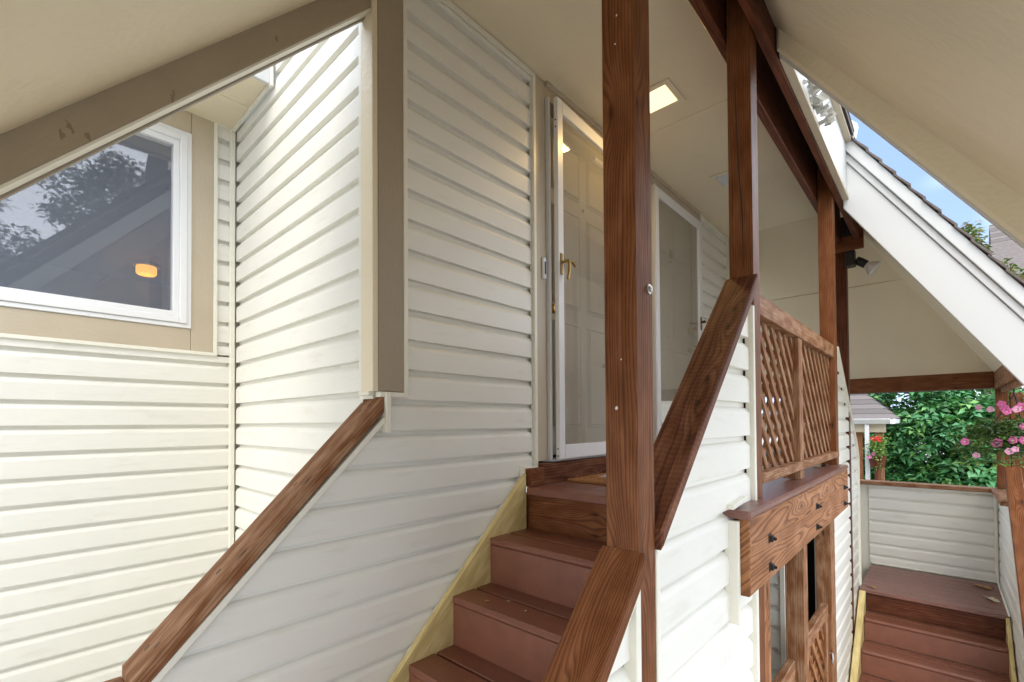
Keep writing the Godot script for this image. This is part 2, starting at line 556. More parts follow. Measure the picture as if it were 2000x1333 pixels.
# ---------------------------------------------------------------- the place
func _ready() -> void:
	rng.seed = 20
	# camera: level but for a slight lift and roll, lens shifted up
	var yaw := deg_to_rad(47.51)
	var fw := Vector3(sin(yaw), 0, -cos(yaw))
	var rt := Vector3(cos(yaw), 0, sin(yaw))
	var f2 := fw * cos(.0165) + Vector3.UP * sin(.0165)
	var u2 := Vector3.UP * cos(.0165) - fw * sin(.0165)
	var r3 := rt * cos(.0065) - u2 * sin(.0065)
	var u3 := u2 * cos(.0065) + rt * sin(.0065)
	var cam := Camera3D.new()
	cam.name = "camera"
	cam.transform = Transform3D(Basis(r3, u3, -f2), Vector3(0, EYE, 0))
	cam.projection = Camera3D.PROJECTION_FRUSTUM
	cam.near = 0.05
	cam.far = 400.0
	cam.size = 0.05 * 1333.0 / 917.0
	cam.frustum_offset = Vector2(0, 0.05 * (811.3 - 666.5) / 917.0)
	add_child(cam)
	var env := Environment.new()
	env.background_mode = Environment.BG_SKY
	var sm := ProceduralSkyMaterial.new()
	sm.sky_top_color = Color(.44, .54, .69)
	sm.sky_horizon_color = Color(.60, .69, .82)
	sm.sky_curve = 0.22
	sm.ground_bottom_color = Color(.30, .30, .25)
	sm.ground_horizon_color = Color(.62, .66, .66)
	sm.sky_cover = cloud_cover()
	sm.sky_cover_modulate = Color(1.22, 1.22, 1.22, 1.0)
	var sky := Sky.new()
	sky.sky_material = sm
	env.sky = sky
	env.tonemap_mode = Environment.TONE_MAPPER_LINEAR
	env.tonemap_exposure = 2.4
	env.sdfgi_enabled = true
	env.ssao_enabled = true
	env.ssil_enabled = true
	var we := WorldEnvironment.new()
	we.name = "world_environment"
	we.environment = env
	add_child(we)
	var sun := DirectionalLight3D.new()
	sun.name = "sun"
	sun.light_energy = 0.15
	sun.light_color = Color(1.0, .975, .94)
	sun.light_angular_distance = 30.0
	sun.shadow_enabled = true
	add_child(sun)
	sun.look_at_from_position(Vector3(-.70, .62, .38), Vector3.ZERO)

	make_materials()
	setting()
	window_wall()
	return_wall()
	entry_wall()
	porch_ceiling()
	roofs()
	posts_and_header()
	upper_landing()
	near_stair()
	near_half_wall()
	lattice_railing()
	under_deck()
	far_unit()
	fixtures()
	basket()
	beyond()


func cloud_cover() -> ImageTexture:
	var w := 512
	var h := 256
	var f := noise(30, 1.0, 5)
	var im := Image.create(w, h, false, Image.FORMAT_RGBA8)
	for y in h:
		var el := PI * (0.5 - (y + 0.5) / h)
		for x in w:
			var az := TAU * (x + 0.5) / w
			var d := Vector3(cos(el) * sin(az), sin(el), -cos(el) * cos(az))
			var q := Vector3(d.x, d.y * 2.2, d.z) * 1.5
			var v := smoothstep(-0.22, 0.12, f.get_noise_3dv(q))
			im.set_pixel(x, y, Color(1, 1, 1, clampf(v, 0, 1) if el > 0.0 else 0.0))
	return ImageTexture.create_from_image(im)


func setting() -> void:
	var g := MB.new()
	slab(g, rect(-160, -160, 160, 160), -0.3, 0.0, flat(-EYE), Vector2(0, 1), 0.0)
	obj("ground", g, mt.ground, self).set_meta("kind", "structure")
	var fl := MB.new()
	for k in 6:
		slab(fl, rect(-0.35 + k * 0.146, ZC + .02, -0.35 + k * 0.146 + 0.14, 0.4), -0.03, 0.0, flat(-1.6), Vector2(0, 1), 0.003)
	obj("landing_floor", fl, mt.deck, self).set_meta("kind", "structure")


func window_wall() -> void:
	var t := thing("window_wall", "cream clapboard wall around the large white framed window", "wall")
	var zb := ZA - 0.0205
	var ph := 0.0012
	siding(t, rect(-3.2, -3.0, .968, .418), xz(zb), ph, mt.vinyl)
	siding(t, rect(.893, .43, .968, 1.86), xz(zb), ph, mt.vinyl)
	siding(t, rect(-3.2, .43, -.80, 1.86), xz(zb), ph, mt.vinyl)
	wall_core(t, rect(-3.2, -3.0, 1.1, .5), xz(zb - .014), .12, mt.trim)
	wall_core(t, rect(.79, .5, 1.1, 1.95), xz(zb - .015), .12, mt.trim)
	wall_core(t, rect(-3.2, .5, -.68, 1.95), xz(zb), .12, mt.gap)
	wall_core(t, rect(-.68, 1.76, .79, 1.95), xz(zb), .12, mt.gap)
	obj("corner_trim", bx(.962, -3, ZA - .02, .988, 1.875, ZA + .018), mt.trim, t)
	obj("siding_trim", bx(.873, .418, ZA - .02, .893, 1.87, ZA + .012), mt.trim, t)
	obj("siding_trim", bx(-.80, .418, ZA - .02, -.78, 1.87, ZA + .012), mt.trim, t)
	obj("siding_trim", bx(-.78, .418, ZA - .02, .873, .438, ZA + .012, Vector2(1, 0)), mt.trim, t)
	obj("siding_trim", bx(.893, 1.845, ZA - .02, .962, 1.863, ZA + .012, Vector2(1, 0)), mt.trim, t)
	# flat painted surround and the window in it
	obj("window_casing", bx(.758, .438, ZA - .03, .873, 1.87, ZA + .002), mt.tan, t)
	obj("window_casing", bx(-.78, .438, ZA - .03, -.665, 1.87, ZA + .002), mt.tan, t)
	obj("window_casing", bx(-.663, .438, ZA - .03, .756, .566, ZA + .001, Vector2(1, 0)), mt.tan, t)
	obj("window_casing", bx(-.663, 1.727, ZA - .03, .756, 1.87, ZA + .001, Vector2(1, 0)), mt.tan, t)
	var wf := MB.new()
	var steps := [[.758, .567, .012, 0.0], [.735, .592, .022, 0.0], [.700, .628, .004, 0.0]]
	for s in 3:
		var xr: float = steps[s][0]
		var yb: float = steps[s][1]
		var pr: float = steps[s][2]
		var wd := .024 if s < 2 else .031
		if s == 1: wd = .036
		var xl := .093 - xr
		var yt := 2.293 - yb
		bx(xr - wd, yb, ZA - .06, xr, yt, ZA + pr, Vector2(0, 1), .003, wf)
		bx(xl, yb, ZA - .06, xl + wd, yt, ZA + pr, Vector2(0, 1), .003, wf)
		bx(xl + wd, yb, ZA - .06, xr - wd, yb + wd, ZA + pr - .0005, Vector2(1, 0), .003, wf)
		bx(xl + wd, yt - wd, ZA - .06, xr - wd, yt, ZA + pr - .0005, Vector2(1, 0), .003, wf)
	var win := obj("window", wf, mt.white, t)
	obj("pane", bx(-.577, .657, ZA - .028, .671, 1.635, ZA - .022, Vector2(0, 1), 0.0), mt.coated, win)
	# the unlit room behind the pane
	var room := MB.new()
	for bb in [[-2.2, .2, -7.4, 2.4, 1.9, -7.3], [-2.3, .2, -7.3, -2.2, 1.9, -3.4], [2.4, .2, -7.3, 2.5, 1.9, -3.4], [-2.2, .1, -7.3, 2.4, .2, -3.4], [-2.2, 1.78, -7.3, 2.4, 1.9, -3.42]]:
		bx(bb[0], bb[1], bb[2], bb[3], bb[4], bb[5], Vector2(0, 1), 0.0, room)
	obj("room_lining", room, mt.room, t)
	done(t)
	# eave over the window wall
	var e := thing("window_eave", "boxed tan eave with a white fascia above the window", "eave")
	obj("soffit_panel", slab(MB.new(), rect(-3.2, -2.955, .985, -2.665), 0.0, .012, flat(1.852), Vector2(1, 0), .003), mt.soffit, e)
	obj("soffit_panel", slab(MB.new(), rect(-3.2, -3.262, .985, -2.96), 0.0, .012, flat(1.852), Vector2(1, 0), .003), mt.soffit, e)
	obj("fascia_board", bx(-3.2, 1.835, -2.662, .968, 2.03, -2.64, Vector2(1, 0)), mt.fascia, e)
	obj("corner_trim", bx(.968, 1.825, -2.662, .984, 2.03, -2.63), mt.trim, e)
	obj("siding_trim", bz(.968, 1.835, -3.245, .985, 1.851, -2.68), mt.trim, e)
	obj("roof_deck", slab(MB.new(), pts([-2.60, 2.03, -2.60, 2.06, -8.0, 5.2, -8.0, 5.1]), -.986, 3.2, zx(), Vector2(1, 0), 0.0), mt.shingle, e)
	done(e)


func return_wall() -> void:
	var t := thing("return_wall", "cream clapboard return wall with a tan corner post, beside the window", "wall")
	var xb := XB + .0205
	siding(t, pts([-3.25, -3.0, -1.735, -3.0, -1.735, 3.4, -2.63, 3.4, -2.63, 1.845, -3.25, 1.845]), zx(xb), .006, mt.vinyl)
	wall_core(t, rect(-3.4, -3.0, -1.70, 3.4), zx(xb + .014), .1, mt.trim)
	obj("siding_trim", bz(XB - .012, .13, -1.735, XB + .02, 3.0, -1.713), mt.trim, t)
	obj("siding_trim", bz(XB - .012, .112, -1.735, XB + .02, .13, -1.66), mt.trim, t)
	# tan corner post, two boards
	obj("corner_board", bx(.976, .128, -1.712, 1.0, 3.0, -1.625), mt.soffit, t)
	obj("corner_board", bx(1.0, .128, -1.712, 1.117, 1.935, -1.622), mt.tan_deep, t)
	done(t)


func slope_bar(b: MB, x0: float, x1: float, top0: float, k: float, th: float, z0: float, z1: float, ch := .003) -> MB:   # a bar up a slope in x, ends cut plumb
	return slab(b, pts([x0, top0 - th, x1, top0 - th + k * (x1 - x0), x1, top0 + k * (x1 - x0), x0, top0]), z0, z1, xz(), Vector2(1, k), ch)


func entry_wall() -> void:
	var t := thing("entry_wall", "cream clapboard entry wall with two storm doors under the porch ceiling", "wall")
	var zb := ZC - .0205
	var poly := pts([1.135, 1.905, 1.135, .108, 1.03, .108, 1.03, -.035, .235, -.845, -.35, -.845, -.35, -2.9, -.2, -2.9, 1.859, -.262, 1.955, -.237, 1.955, 1.905])
	poly = pts([1.135, 1.905, 1.135, .108, 1.03, .108, 1.03, 0.02, .235, -.80, -.35, -.80, -.35, -2.9, 1.2, -2.9, 1.859, -.90, 1.859, -.237, 1.955, -.237, 1.955, 1.905])
	siding(t, poly, xz(zb), .0985, mt.vinyl)
	wall_core(t, pts([1.0, 1.93, 1.0, .10, 1.025, .10, 1.025, 0.02, .235, -.78, -.35, -.78, -.35, -3, 1.86, -3, 1.86, -.237, 1.975, -.237, 1.975, 1.93]), xz(zb - .014), .10, mt.trim)
	siding(t, rect(4.405, -.2, 5.125, 1.905), xz(zb), .0985, mt.vinyl)
	wall_core(t, rect(4.385, -.3, 5.4, 1.93), xz(zb - .014), .10, mt.trim)
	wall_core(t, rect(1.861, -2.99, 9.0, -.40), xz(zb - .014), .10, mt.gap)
	wall_core(t, rect(1.975, -.3, 4.385, 1.95), xz(zb - .11), .08, mt.gap)
	# trims
	for r in [[1.117, .105, 1.137, 1.925], [1.955, -.235, 1.977, 1.925], [4.385, -.2, 4.405, 1.925], [5.125, -.2, 5.145, 1.925]]:
		obj("siding_trim", bx(r[0], r[1], ZC - .02, r[2], r[3], ZC + .014), mt.trim, t)
	obj("siding_trim", bx(1.003, .105, ZC - .02, 1.117, .126, ZC + .016, Vector2(1, 0)), mt.trim, t)
	obj("siding_trim", bx(1.137, 1.898, ZC - .02, 1.955, 1.926, ZC + .012, Vector2(1, 0)), mt.trim, t)
	obj("siding_trim", bx(1.137, 1.880, ZC - .02, 1.955, 1.893, ZC + .004, Vector2(1, 0)), mt.trim, t)
	obj("siding_trim", bx(4.405, 1.898, ZC - .02, 5.125, 1.926, ZC + .012, Vector2(1, 0)), mt.trim, t)
	obj("siding_trim", bx(1.857, -.252, ZC - .02, 1.972, -.236, ZC + .02, Vector2(1, 0)), mt.trim, t)
	obj("siding_trim", bx(1.846, -.31, ZC - .02, 1.857, -.225, ZC + .026), mt.trim, t)
	obj("siding_trim", slope_bar(MB.new(), .30, 1.845, -1.73, .935, .030, ZC - .02, ZC + .012), mt.trim, t)
	obj("siding_trim", slope_bar(MB.new(), .26, 1.03, -.735, 1.0, .03, ZC - .02, ZC + .014), mt.trim, t)
	obj("siding_trim", bx(1.022, -.035, ZC - .02, 1.045, .125, ZC + .03), mt.trim, t)
	obj("corner_board", bx(5.17, -.2, ZC - .05, 5.3, 1.93, ZC + .01), mt.tan, t)
	# casings
	for r in [[1.977, -.212, 2.070, 1.93], [2.998, -.212, 3.392, 1.838], [4.345, -.212, 4.385, 1.93]]:
		obj("door_casing", bx(r[0], r[1], ZC - .12, r[2], r[3], ZC + .004), mt.tan, t)
	obj("door_casing", bx(2.070, 1.840, ZC - .12, 4.345, 1.93, ZC + .003, Vector2(1, 0)), mt.tan, t)
	obj("door_casing", bx(2.070, 1.905, ZC + .003, 4.345, 1.93, ZC + .022, Vector2(1, 0)), mt.tan, t)
	for r in [[2.072, -.21, 2.089, 1.838], [3.394, -.21, 3.41, 1.838], [4.33, -.21, 4.345, 1.838]]:
		obj("door_jamb", bx(r[0], r[1], ZC - .06, r[2], r[3], ZC + .028), mt.alum, t)
	# inner doors, six panels each
	for d in 2:
		var x0: float = [2.09, 3.412][d]
		var x1: float = [2.996, 4.33][d]
		var leaf := obj("entrance_door", bx(x0, -.19, ZC - .105, x1, 1.836, ZC - .065), mt.door, t)
		var w := x1 - x0
		for col in 2:
			for row in 3:
				var a := x0 + w * (.13 if col == 0 else .56)
				var y0: float = [-.02, .72, 1.42][row]
				var y1: float = [.60, 1.30, 1.70][row]
				obj("door_panel", bx(a, y0, ZC - .066, a + w * .31, y1, ZC - .052, Vector2(0, 1), .010), mt.door, leaf)
				var mold := MB.new()
				for q in [[a - .014, y0 - .014, a - .004, y1 + .014], [a + w * .31 + .004, y0 - .014, a + w * .31 + .014, y1 + .014]]:
					bx(q[0], q[1], ZC - .066, q[2], q[3], ZC - .056, Vector2(0, 1), .003, mold)
				for q in [[a - .004, y0 - .014, a + w * .31 + .004, y0 - .004], [a - .004, y1 + .004, a + w * .31 + .004, y1 + .014]]:
					bx(q[0], q[1], ZC - .066, q[2], q[3], ZC - .056, Vector2(1, 0), .003, mold)
				obj("panel_moulding", mold, mt.door, leaf)
		var mid := (x0 + x1) / 2.0
		obj("peephole", lathe(MB.new(), [Vector2(.011, 0), Vector2(.011, .008), Vector2(.004, .009), Vector2(.0, .009)], Transform3D(Basis(Vector3.RIGHT, Vector3.BACK, Vector3.DOWN), Vector3(mid, 1.37 + EYE, ZC - .066)), 12), mt.old_brass, leaf)
		if d == 1:
			obj("door_knocker", bx(mid - .022, 1.40, ZC - .066, mid + .022, 1.47, ZC - .045, Vector2(0, 1), .008), mt.old_brass, leaf)
		for y in ([.66, .83] if d == 1 else [.66]):
			var kx := x1 - .07 if d == 1 else x0 + .07
			obj("knob", lathe(MB.new(), [Vector2(.034, 0), Vector2(.034, .008), Vector2(.013, .012), Vector2(.013, .035), Vector2(.028, .045), Vector2(.031, .058), Vector2(.022, .068), Vector2(0, .070)], Transform3D(Basis(Vector3.RIGHT, Vector3.BACK, Vector3.DOWN), Vector3(kx, y + EYE, ZC - .065)), 16), mt.brass, leaf)
	# storm doors, hinged; the first stands a little ajar
	for d in 2:
		var hinge: float = [2.996, 3.412][d]
		var sg: float = [-1.0, 1.0][d]
		var w: float = [.900, .916][d]
		var ox := func(a: float) -> float: return hinge + sg * a
		var fr := MB.new()
		for q in [[.0, .052], [w - .052, w]]:
			bx(minf(sg * q[0], sg * q[1]), -.205, -.014, maxf(sg * q[0], sg * q[1]), 1.832, .014, Vector2(0, 1), .003, fr)
		for q in [[-.205, -.125], [1.760, 1.832]]:
			bx(minf(sg * .052, sg * (w - .052)), q[0], -.014, maxf(sg * .052, sg * (w - .052)), q[1], .0135, Vector2(1, 0), .003, fr)
		var bead := [.076, w - .076]
		for q in [[.052, .064], [w - .064, w - .052]]:
			bx(minf(sg * q[0], sg * q[1]), -.125, -.008, maxf(sg * q[0], sg * q[1]), 1.760, .007, Vector2(0, 1), .002, fr)
		var sd := obj("storm_door", fr, mt.white, t)
		sd.position = Vector3(hinge, 0, ZC + .016)
		sd.rotation.y = deg_to_rad(2.6) if d == 0 else 0.0
		obj("pane", bx(minf(sg * .064, sg * (w - .064)), -.124, -.003, maxf(sg * .064, sg * (w - .064)), 1.759, .003, Vector2(0, 1), 0.0), mt.pane, sd)
		var hx := sg * (w - .027)
		var hd := MB.new()
		bx(hx - .012, .83, .014, hx + .012, .95, .021, Vector2(0, 1), .003, hd)
		tube(hd, [Vector3(hx, .90 + EYE, .02), Vector3(hx, .90 + EYE, .06)], .009)
		tube(hd, [Vector3(hx, .90 + EYE, .058), Vector3(hx - sg * .04, .903 + EYE, .06), Vector3(hx - sg * .08, .888 + EYE, .055)], .007)
		if d == 0:
			tube(hd, [Vector3(hx - sg * .01, .90 + EYE, .06), Vector3(hx - sg * .012, .85 + EYE, .06), Vector3(hx - sg * .008, .80 + EYE, .052)], .008)
		obj("handle", hd, mt.brass if d == 0 else mt.old_brass, sd)
		if d == 0:
			for y in [-.19, -.15, 1.66, 1.70]:
				obj("screw", bx(-w - .0015, y, -.004, -w, y + .007, .004, Vector2(0, 1), 0.0), mt.iron, sd)
			obj("door_closer", tube(MB.new(), [Vector3(-.06, 1.72 + EYE, -.03), Vector3(-.42, 1.70 + EYE, -.035)], .016), mt.white, sd)
	obj("doorbell", bx(2.028, .80, ZC + .004, 2.056, .92, ZC + .02, Vector2(0, 1), .004), mt.white, t)
	obj("bell_button", bx(2.036, .825, ZC + .02, 2.047, .895, ZC + .0225, Vector2(0, 1), .001), mt.iron, t)
	obj("door_sill", bx(1.975, -.3345, ZC - .02, 4.40, -.222, ZC + .046, Vector2(1, 0), .004), mt.sawn, t)
	obj("door_sill", bx(1.856, -.3335, ZC - .02, 1.973, -.24, ZC + .060, Vector2(1, 0), .004), mt.post, t)
	obj("threshold", bx(3.41, -.221, ZC - .06, 4.34, -.203, ZC + .03, Vector2(1, 0), .003), mt.pine, t)
	obj("threshold", bx(2.10, -.221, ZC - .06, 2.99, -.207, ZC + .02, Vector2(1, 0), .003), mt.alum, t)
	done(t)
	# rail on top of the low wall that runs down from the corner post
	var r := thing("stair_handrail", "weathered timber handrail climbing the cream wall to the tan corner post", "handrail")
	obj("rail", slope_bar(MB.new(), .242, 1.022, -.690, 1.03, .066, ZC - .118, ZC + .016, .005), mt.rail, r)
	obj("rail", bx(-.35, -.775, ZC - .118, .240, -.718, ZC + .016, Vector2(1, 0), .005), mt.rail, r)
	for q in [[.955, -1.70], [.975, -1.665], [.70, -1.69], [.46, -1.68], [.285, -1.70], [.30, -1.655]]:
		var yy: float = -.690 + 1.03 * (q[0] - .242)
		obj("screw", slope_bar(MB.new(), q[0], q[0] + .012, yy + .0008, 1.03, .002, q[1], q[1] + .006, 0.0), mt.iron, r)
	done(r)


func porch_ceiling() -> void:
	var t := thing("porch_ceiling", "flat tan painted ceiling over the upper landing and doors", "ceiling")
	for q in [[1.135, 2.93], [2.934, 5.2]]:
		obj("ceiling_panel", slab(MB.new(), rect(q[0], ZC - .05, q[1], -.52), 0.0, .02, flat(1.931), Vector2(0, 1), .002), mt.soffit, t)
	obj("roof_deck", slab(MB.new(), rect(1.1, ZC - .05, 5.25, -.52), .05, .08, flat(1.931), Vector2(0, 1), 0.0), mt.gap, t)
	done(t)
	for k in 2:
		var x0: float = [2.515, 3.765][k]
		var z0: float = [-1.345, -1.325][k]
		var l := thing("recessed_light", ["lit square recessed light in the porch ceiling, behind the tall front post", "unlit square recessed light in the porch ceiling, beside the cracked middle post"][k], "ceiling light", "recessed lights in the porch ceiling")
		var fr := MB.new()
		for q in [[0.0, 0.0, .245, .034], [0.0, .211, .245, .245], [0.0, .034, .034, .211], [.211, .034, .245, .211]]:
			slab(fr, rect(x0 + q[0], z0 + q[1], x0 + q[2], z0 + q[3]), -.007, 0.0, flat(1.930), Vector2(0, 1), .002)
		obj("frame", fr, mt.soffit, l)
		obj("lens", slab(MB.new(), rect(x0 + .036, z0 + .036, x0 + .209, z0 + .209), -.010, 0.0, flat(1.930), Vector2(0, 1), .004), mt.lens_lit if k == 0 else mt.lens_off, l)
		done(l)
		if k == 0:
			var a := AreaLight3D.new()
			a.name = "recessed_light_glow"
			a.area_size = Vector2(.16, .16)
			a.light_color = Color(1.0, .82, .52)
			a.light_energy = 0.22
			a.position = Vector3(x0 + .122, EYE + 1.915, z0 + .122)
			a.rotation_degrees = Vector3(-90, 0, 0)
			a.shadow_enabled = true
			a.set("area_range", 8.0)
			add_child(a)


func plane_b() -> Transform3D:      # y = .9986 - 1.378 z over (x, z)
	return Transform3D(Basis(Vector3.RIGHT, Vector3(0, -1.378, 1), Vector3(0, 1, 1.378).normalized()), Vector3(0, EYE + .9986, 0))


func plane_x(k: float, y0: float) -> Transform3D:   # y = y0 + k x over (x, z)
	return Transform3D(Basis(Vector3(1, k, 0), Vector3(0, 0, 1), Vector3(-k, 1, 0).normalized()), Vector3(0, EYE + y0, 0))


func roofs() -> void:
	# slope over the near stair, falling away from the doors
	var a := thing("stair_roof", "tan sloped roof soffit and rake beam above the near stair and window", "roof")
	var pa := plane_x(1.093, .695)
	obj("soffit_panel", slab(MB.new(), pts([-.6, ZC, 1.128, ZC, 1.128, -.676, -.29, .45, -.6, .45]), 0.0, .02, pa, Vector2(1, 0), 0.0), mt.soffit, a)
	obj("rake_beam", slab(MB.new(), pts([-.6, -.080, .99, 1.658, .99, 2.05, -.6, .31]), ZC - .05, ZC - .001, xz(), Vector2(1, 1.093), .003), mt.tan_deep, a)
	obj("drip_trim", slab(MB.new(), pts([-.6, -.090, .988, 1.6455, .988, 1.6565, -.6, -.079]), ZC - .051, ZC - .006, xz(), Vector2(1, 1.093), .001), mt.trim, a)
	obj("fascia_board", slab(MB.new(), pts([-.75, -.262, .984, 1.634, .984, 1.88, -.75, -.015]), ZC - .075, ZC - .052, xz(), Vector2(1, 1.093), .003), mt.reveal, a)
	obj("fascia_board", slab(MB.new(), pts([-.75, -.013, .984, 1.882, .984, 2.03, -.75, .135]), ZC - .095, ZC - .052, xz(), Vector2(1, 1.093), .003), mt.fascia, a)
	obj("roof_deck", slab(MB.new(), pts([-.75, ZC - .09, 1.2, ZC - .09, 1.2, -.5, -.4, .5, -.75, .5]), .26, .30, pa, Vector2(1, 0), 0.0), mt.gap, a)
	for k in 20:
		var x := 1.0 - k * .088
		var y := 1.05 + 1.093 * x
		obj("shingle_course", slab(MB.new(), pts([x - .10, y - .1093 + .012, x, y - .008, x, y + .006, x - .10, y - .1093 + .030]), ZC - .12, -.55, xz(), Vector2(0, 1), .001), mt.shingle, a)
	for q in [[.115, .800, .013, 3], [.150, .79, .007, 5], [.330, .985, .006, 7], [.335, 1.000, .005, 8], [.620, 1.335, .006, 2], [.10, .775, .007, 9]]:
		var mk := MB.new()
		var rr := RandomNumberGenerator.new()
		rr.seed = q[3]
		var n := 9
		var pl := PackedVector2Array()
		for i in n:
			var an := TAU * i / n
			pl.append(Vector2(q[0] + cos(an) * q[2] * rr.randf_range(.3, 1.2), q[1] - .035 + sin(an) * q[2] * rr.randf_range(.3, 1.2) * (1.0 if q[2] > .01 else 2.0) - cos(an) * q[2] * .8))
		obj("scuff_mark", slab(mk, pl, ZC - .002, ZC - .0003, xz(), Vector2(0, 1), 0.0), mt.scuff, a)
	done(a)
	# slope that falls toward the open side, near half
	var b := thing("near_porch_roof", "broad tan sloped soffit overhead with a rounded rake edge against the sky", "roof")
	var pb := plane_b()
	obj("soffit_panel", slab(MB.new(), pts([1.128, -.676, 2.225, -.676, 2.225, .46, -.30, .46]), 0.0, .02, pb, Vector2(1, 0), 0.0), mt.soffit, b)
	obj("rake_board", slab(MB.new(), pts([-.495, 1.583, .46, .198, .46, .70, -.495, 2.0]), -2.243, -2.22, zx(), Vector2(1, -1.4), .010), mt.soffit, b)
	obj("fascia_board", slab(MB.new(), pts([-.49, 1.572, .47, .18, .47, .60, -.49, 2.0]), -2.275, -2.245, zx(), Vector2(1, -1.4), .003), mt.fascia, b)
	obj("roof_deck", slab(MB.new(), pts([1.128, -.676, 2.27, -.676, 2.27, .47, -.31, .47]), .20, .24, pb, Vector2(1, 0), 0.0), mt.gap, b)
	obj("eave_board", bx(-.31, .30, .462, 2.275, .72, .486, Vector2(1, 0)), mt.fascia, b)
	for k in 13:
		var z := -.45 + k * .072
		var y := 1.34 - 1.40 * z
		obj("shingle_course", slab(MB.new(), pts([z, y - .008, z + .085, y - .119 + .010, z + .085, y - .119 + .028, z, y + .006]), -2.30, -(.35 - 1.26 * z), zx(), Vector2(1, 0), .001), mt.shingle, b)
	done(b)
	# far half of the porch roof, its rake facing us
	var c := thing("far_porch_roof", "white gabled rake with dark shingle edges above the far stair", "roof")
	obj("soffit_panel", slab(MB.new(), pts([4.10, -.676, 5.2, -.676, 6.711, .46, 4.10, .46]), 0.0, .02, pb, Vector2(1, 0), 0.0), mt.soffit, c)
	var lines := [[.755, -1.54, 1.128, -1.505, 4.06], [1.131, -1.505, 1.198, -1.50, 4.042], [1.201, -1.50, 1.315, -1.50, 4.015]]
	for l in lines:
		obj("fascia_board", slab(MB.new(), pts([-.495, l[0] - l[1] * -.495 * -1.0 * -1.0 if false else l[0] + l[1] * -.495, .60, l[0] + l[1] * .60, .60, l[2] + l[3] * .60, -.495, l[2] + l[3] * -.495]), -4.095, -l[4], zx(), Vector2(1, -1.5), .003), mt.fascia, c)
	obj("roof_deck", slab(MB.new(), pts([4.06, -.70, 5.3, -.70, 6.72, .47, 4.06, .47]), .13, .16, pb, Vector2(1, 0), 0.0), mt.gap, c)
	obj("eave_board", bx(4.10, .27, .462, 6.70, .60, .486, Vector2(1, 0)), mt.fascia, c)
	for k in 15:
		var z := -.50 + k * .072
		var y := 1.318 - 1.50 * z
		var j := rng.randf_range(-.006, .006)
		obj("shingle_course", slab(MB.new(), pts([z, y - .004, z + .088, y - .132 + .014, z + .088, y - .132 + .036, z, y + .010]), -(6.15 + 1.33 * z), -(3.995 + j), zx(), Vector2(1, 0), .001), mt.shingle, c)
	obj("flashing", slab(MB.new(), pts([-.52, 2.06, -.42, 1.96, -.40, 2.06, -.50, 2.17]), -4.06, -3.99, zx(), Vector2(1, 0), .002), mt.alum, c)
	done(c)
	# slope over the far stair
	var d := thing("far_stair_roof", "tan sloped soffit panels with seams above the far stair", "roof")
	var pd := plane_x(-1.036, 1.93 + 1.036 * 5.2)
	obj("soffit_panel", slab(MB.new(), pts([5.2, ZC - .1, 5.768, ZC - .1, 5.768, -.249, 5.2, -.676]), 0.0, .02, pd, Vector2(1, 0), .002), mt.soffit, d)
	obj("soffit_panel", slab(MB.new(), pts([5.773, ZC - .1, 6.711, ZC - .1, 6.711, .46, 5.773, -.245]), 0.0, .02, pd, Vector2(1, 0), .002), mt.soffit, d)
	obj("roof_deck", slab(MB.new(), pts([5.2, ZC - .1, 6.9, ZC - .1, 6.9, .6, 5.2, -.676]), .22, .25, pd, Vector2(1, 0), 0.0), mt.shingle, d)
	done(d)
	# main roof above the porch and the white wall under its eave
	var m := thing("main_roof", "white upper wall and drip edge of the main roof above the header beam", "roof")
	obj("upper_wall", bx(2.277, 1.604, -.497, 4.058, 1.955, -.47, Vector2(1, 0)), mt.fascia, m)
	obj("base_trim", bx(2.277, 1.572, -.497, 4.058, 1.602, -.462, Vector2(1, 0)), mt.tan, m)
	obj("drip_edge", bx(2.277, 1.957, -.497, 4.10, 1.975, -.435, Vector2(1, 0)), mt.tan, m)
	obj("roof_deck", slab(MB.new(), pts([-.42, 1.978, -.42, 2.006, -5.2, 6.8, -5.2, 6.75]), -4.10, -2.277, zx(), Vector2(1, 0), .002), mt.shingle, m)
	obj("roof_deck", slab(MB.new(), pts([-.72, 2.20, -.72, 2.24, -5.2, 6.74, -5.2, 6.70]), -5.5, -.93, zx(), Vector2(1, 0), .002), mt.shingle, m)
	obj("shingle_course", bx(2.277, 2.006, -.50, 4.06, 2.020, -.415, Vector2(1, 0)), mt.shingle, m)
	done(m)
	# curled scraps of trim on the white wall
	var s := MB.new()
	var r := RandomNumberGenerator.new()
	r.seed = 8
	for k in 26:
		var f := k / 25.0
		var o := Vector3(lerpf(2.56, 3.02, f) + r.randf_range(-.03, .03), EYE + lerpf(1.665, 1.625, f) + r.randf_range(-.03, .045) * (1.0 - absf(f - .35)), -.455 + r.randf_range(-.01, .05))
		var ax := Basis.from_euler(Vector3(r.randf_range(-1, 1), r.randf_range(-.6, .6), r.randf_range(-1.6, 1.6)))
		var w := r.randf_range(.010, .026)
		for i in 5:
			var a0 := -1.3 + i * .52
			var a1 := a0 + .52
			var p0 := Vector3(cos(a0), sin(a0), 0) * .026
			var p1 := Vector3(cos(a1), sin(a1), 0) * .026
			var zz := Vector3(0, 0, w)
			s.quad(o + ax * (p0 - zz), o + ax * (p1 - zz), o + ax * (p1 + zz), o + ax * (p0 + zz), Vector2.ZERO, Vector2.ZERO, Vector2.ZERO, Vector2.ZERO, ax * p0)
			s.quad(o + ax * (p0 * .93 - zz), o + ax * (p1 * .93 - zz), o + ax * (p1 * .93 + zz), o + ax * (p0 * .93 + zz), Vector2.ZERO, Vector2.ZERO, Vector2.ZERO, Vector2.ZERO, ax * -p0)
	solo("torn_trim", s, mt.grey_scrap, "torn curls of grey trim hanging on the white upper wall", "debris")


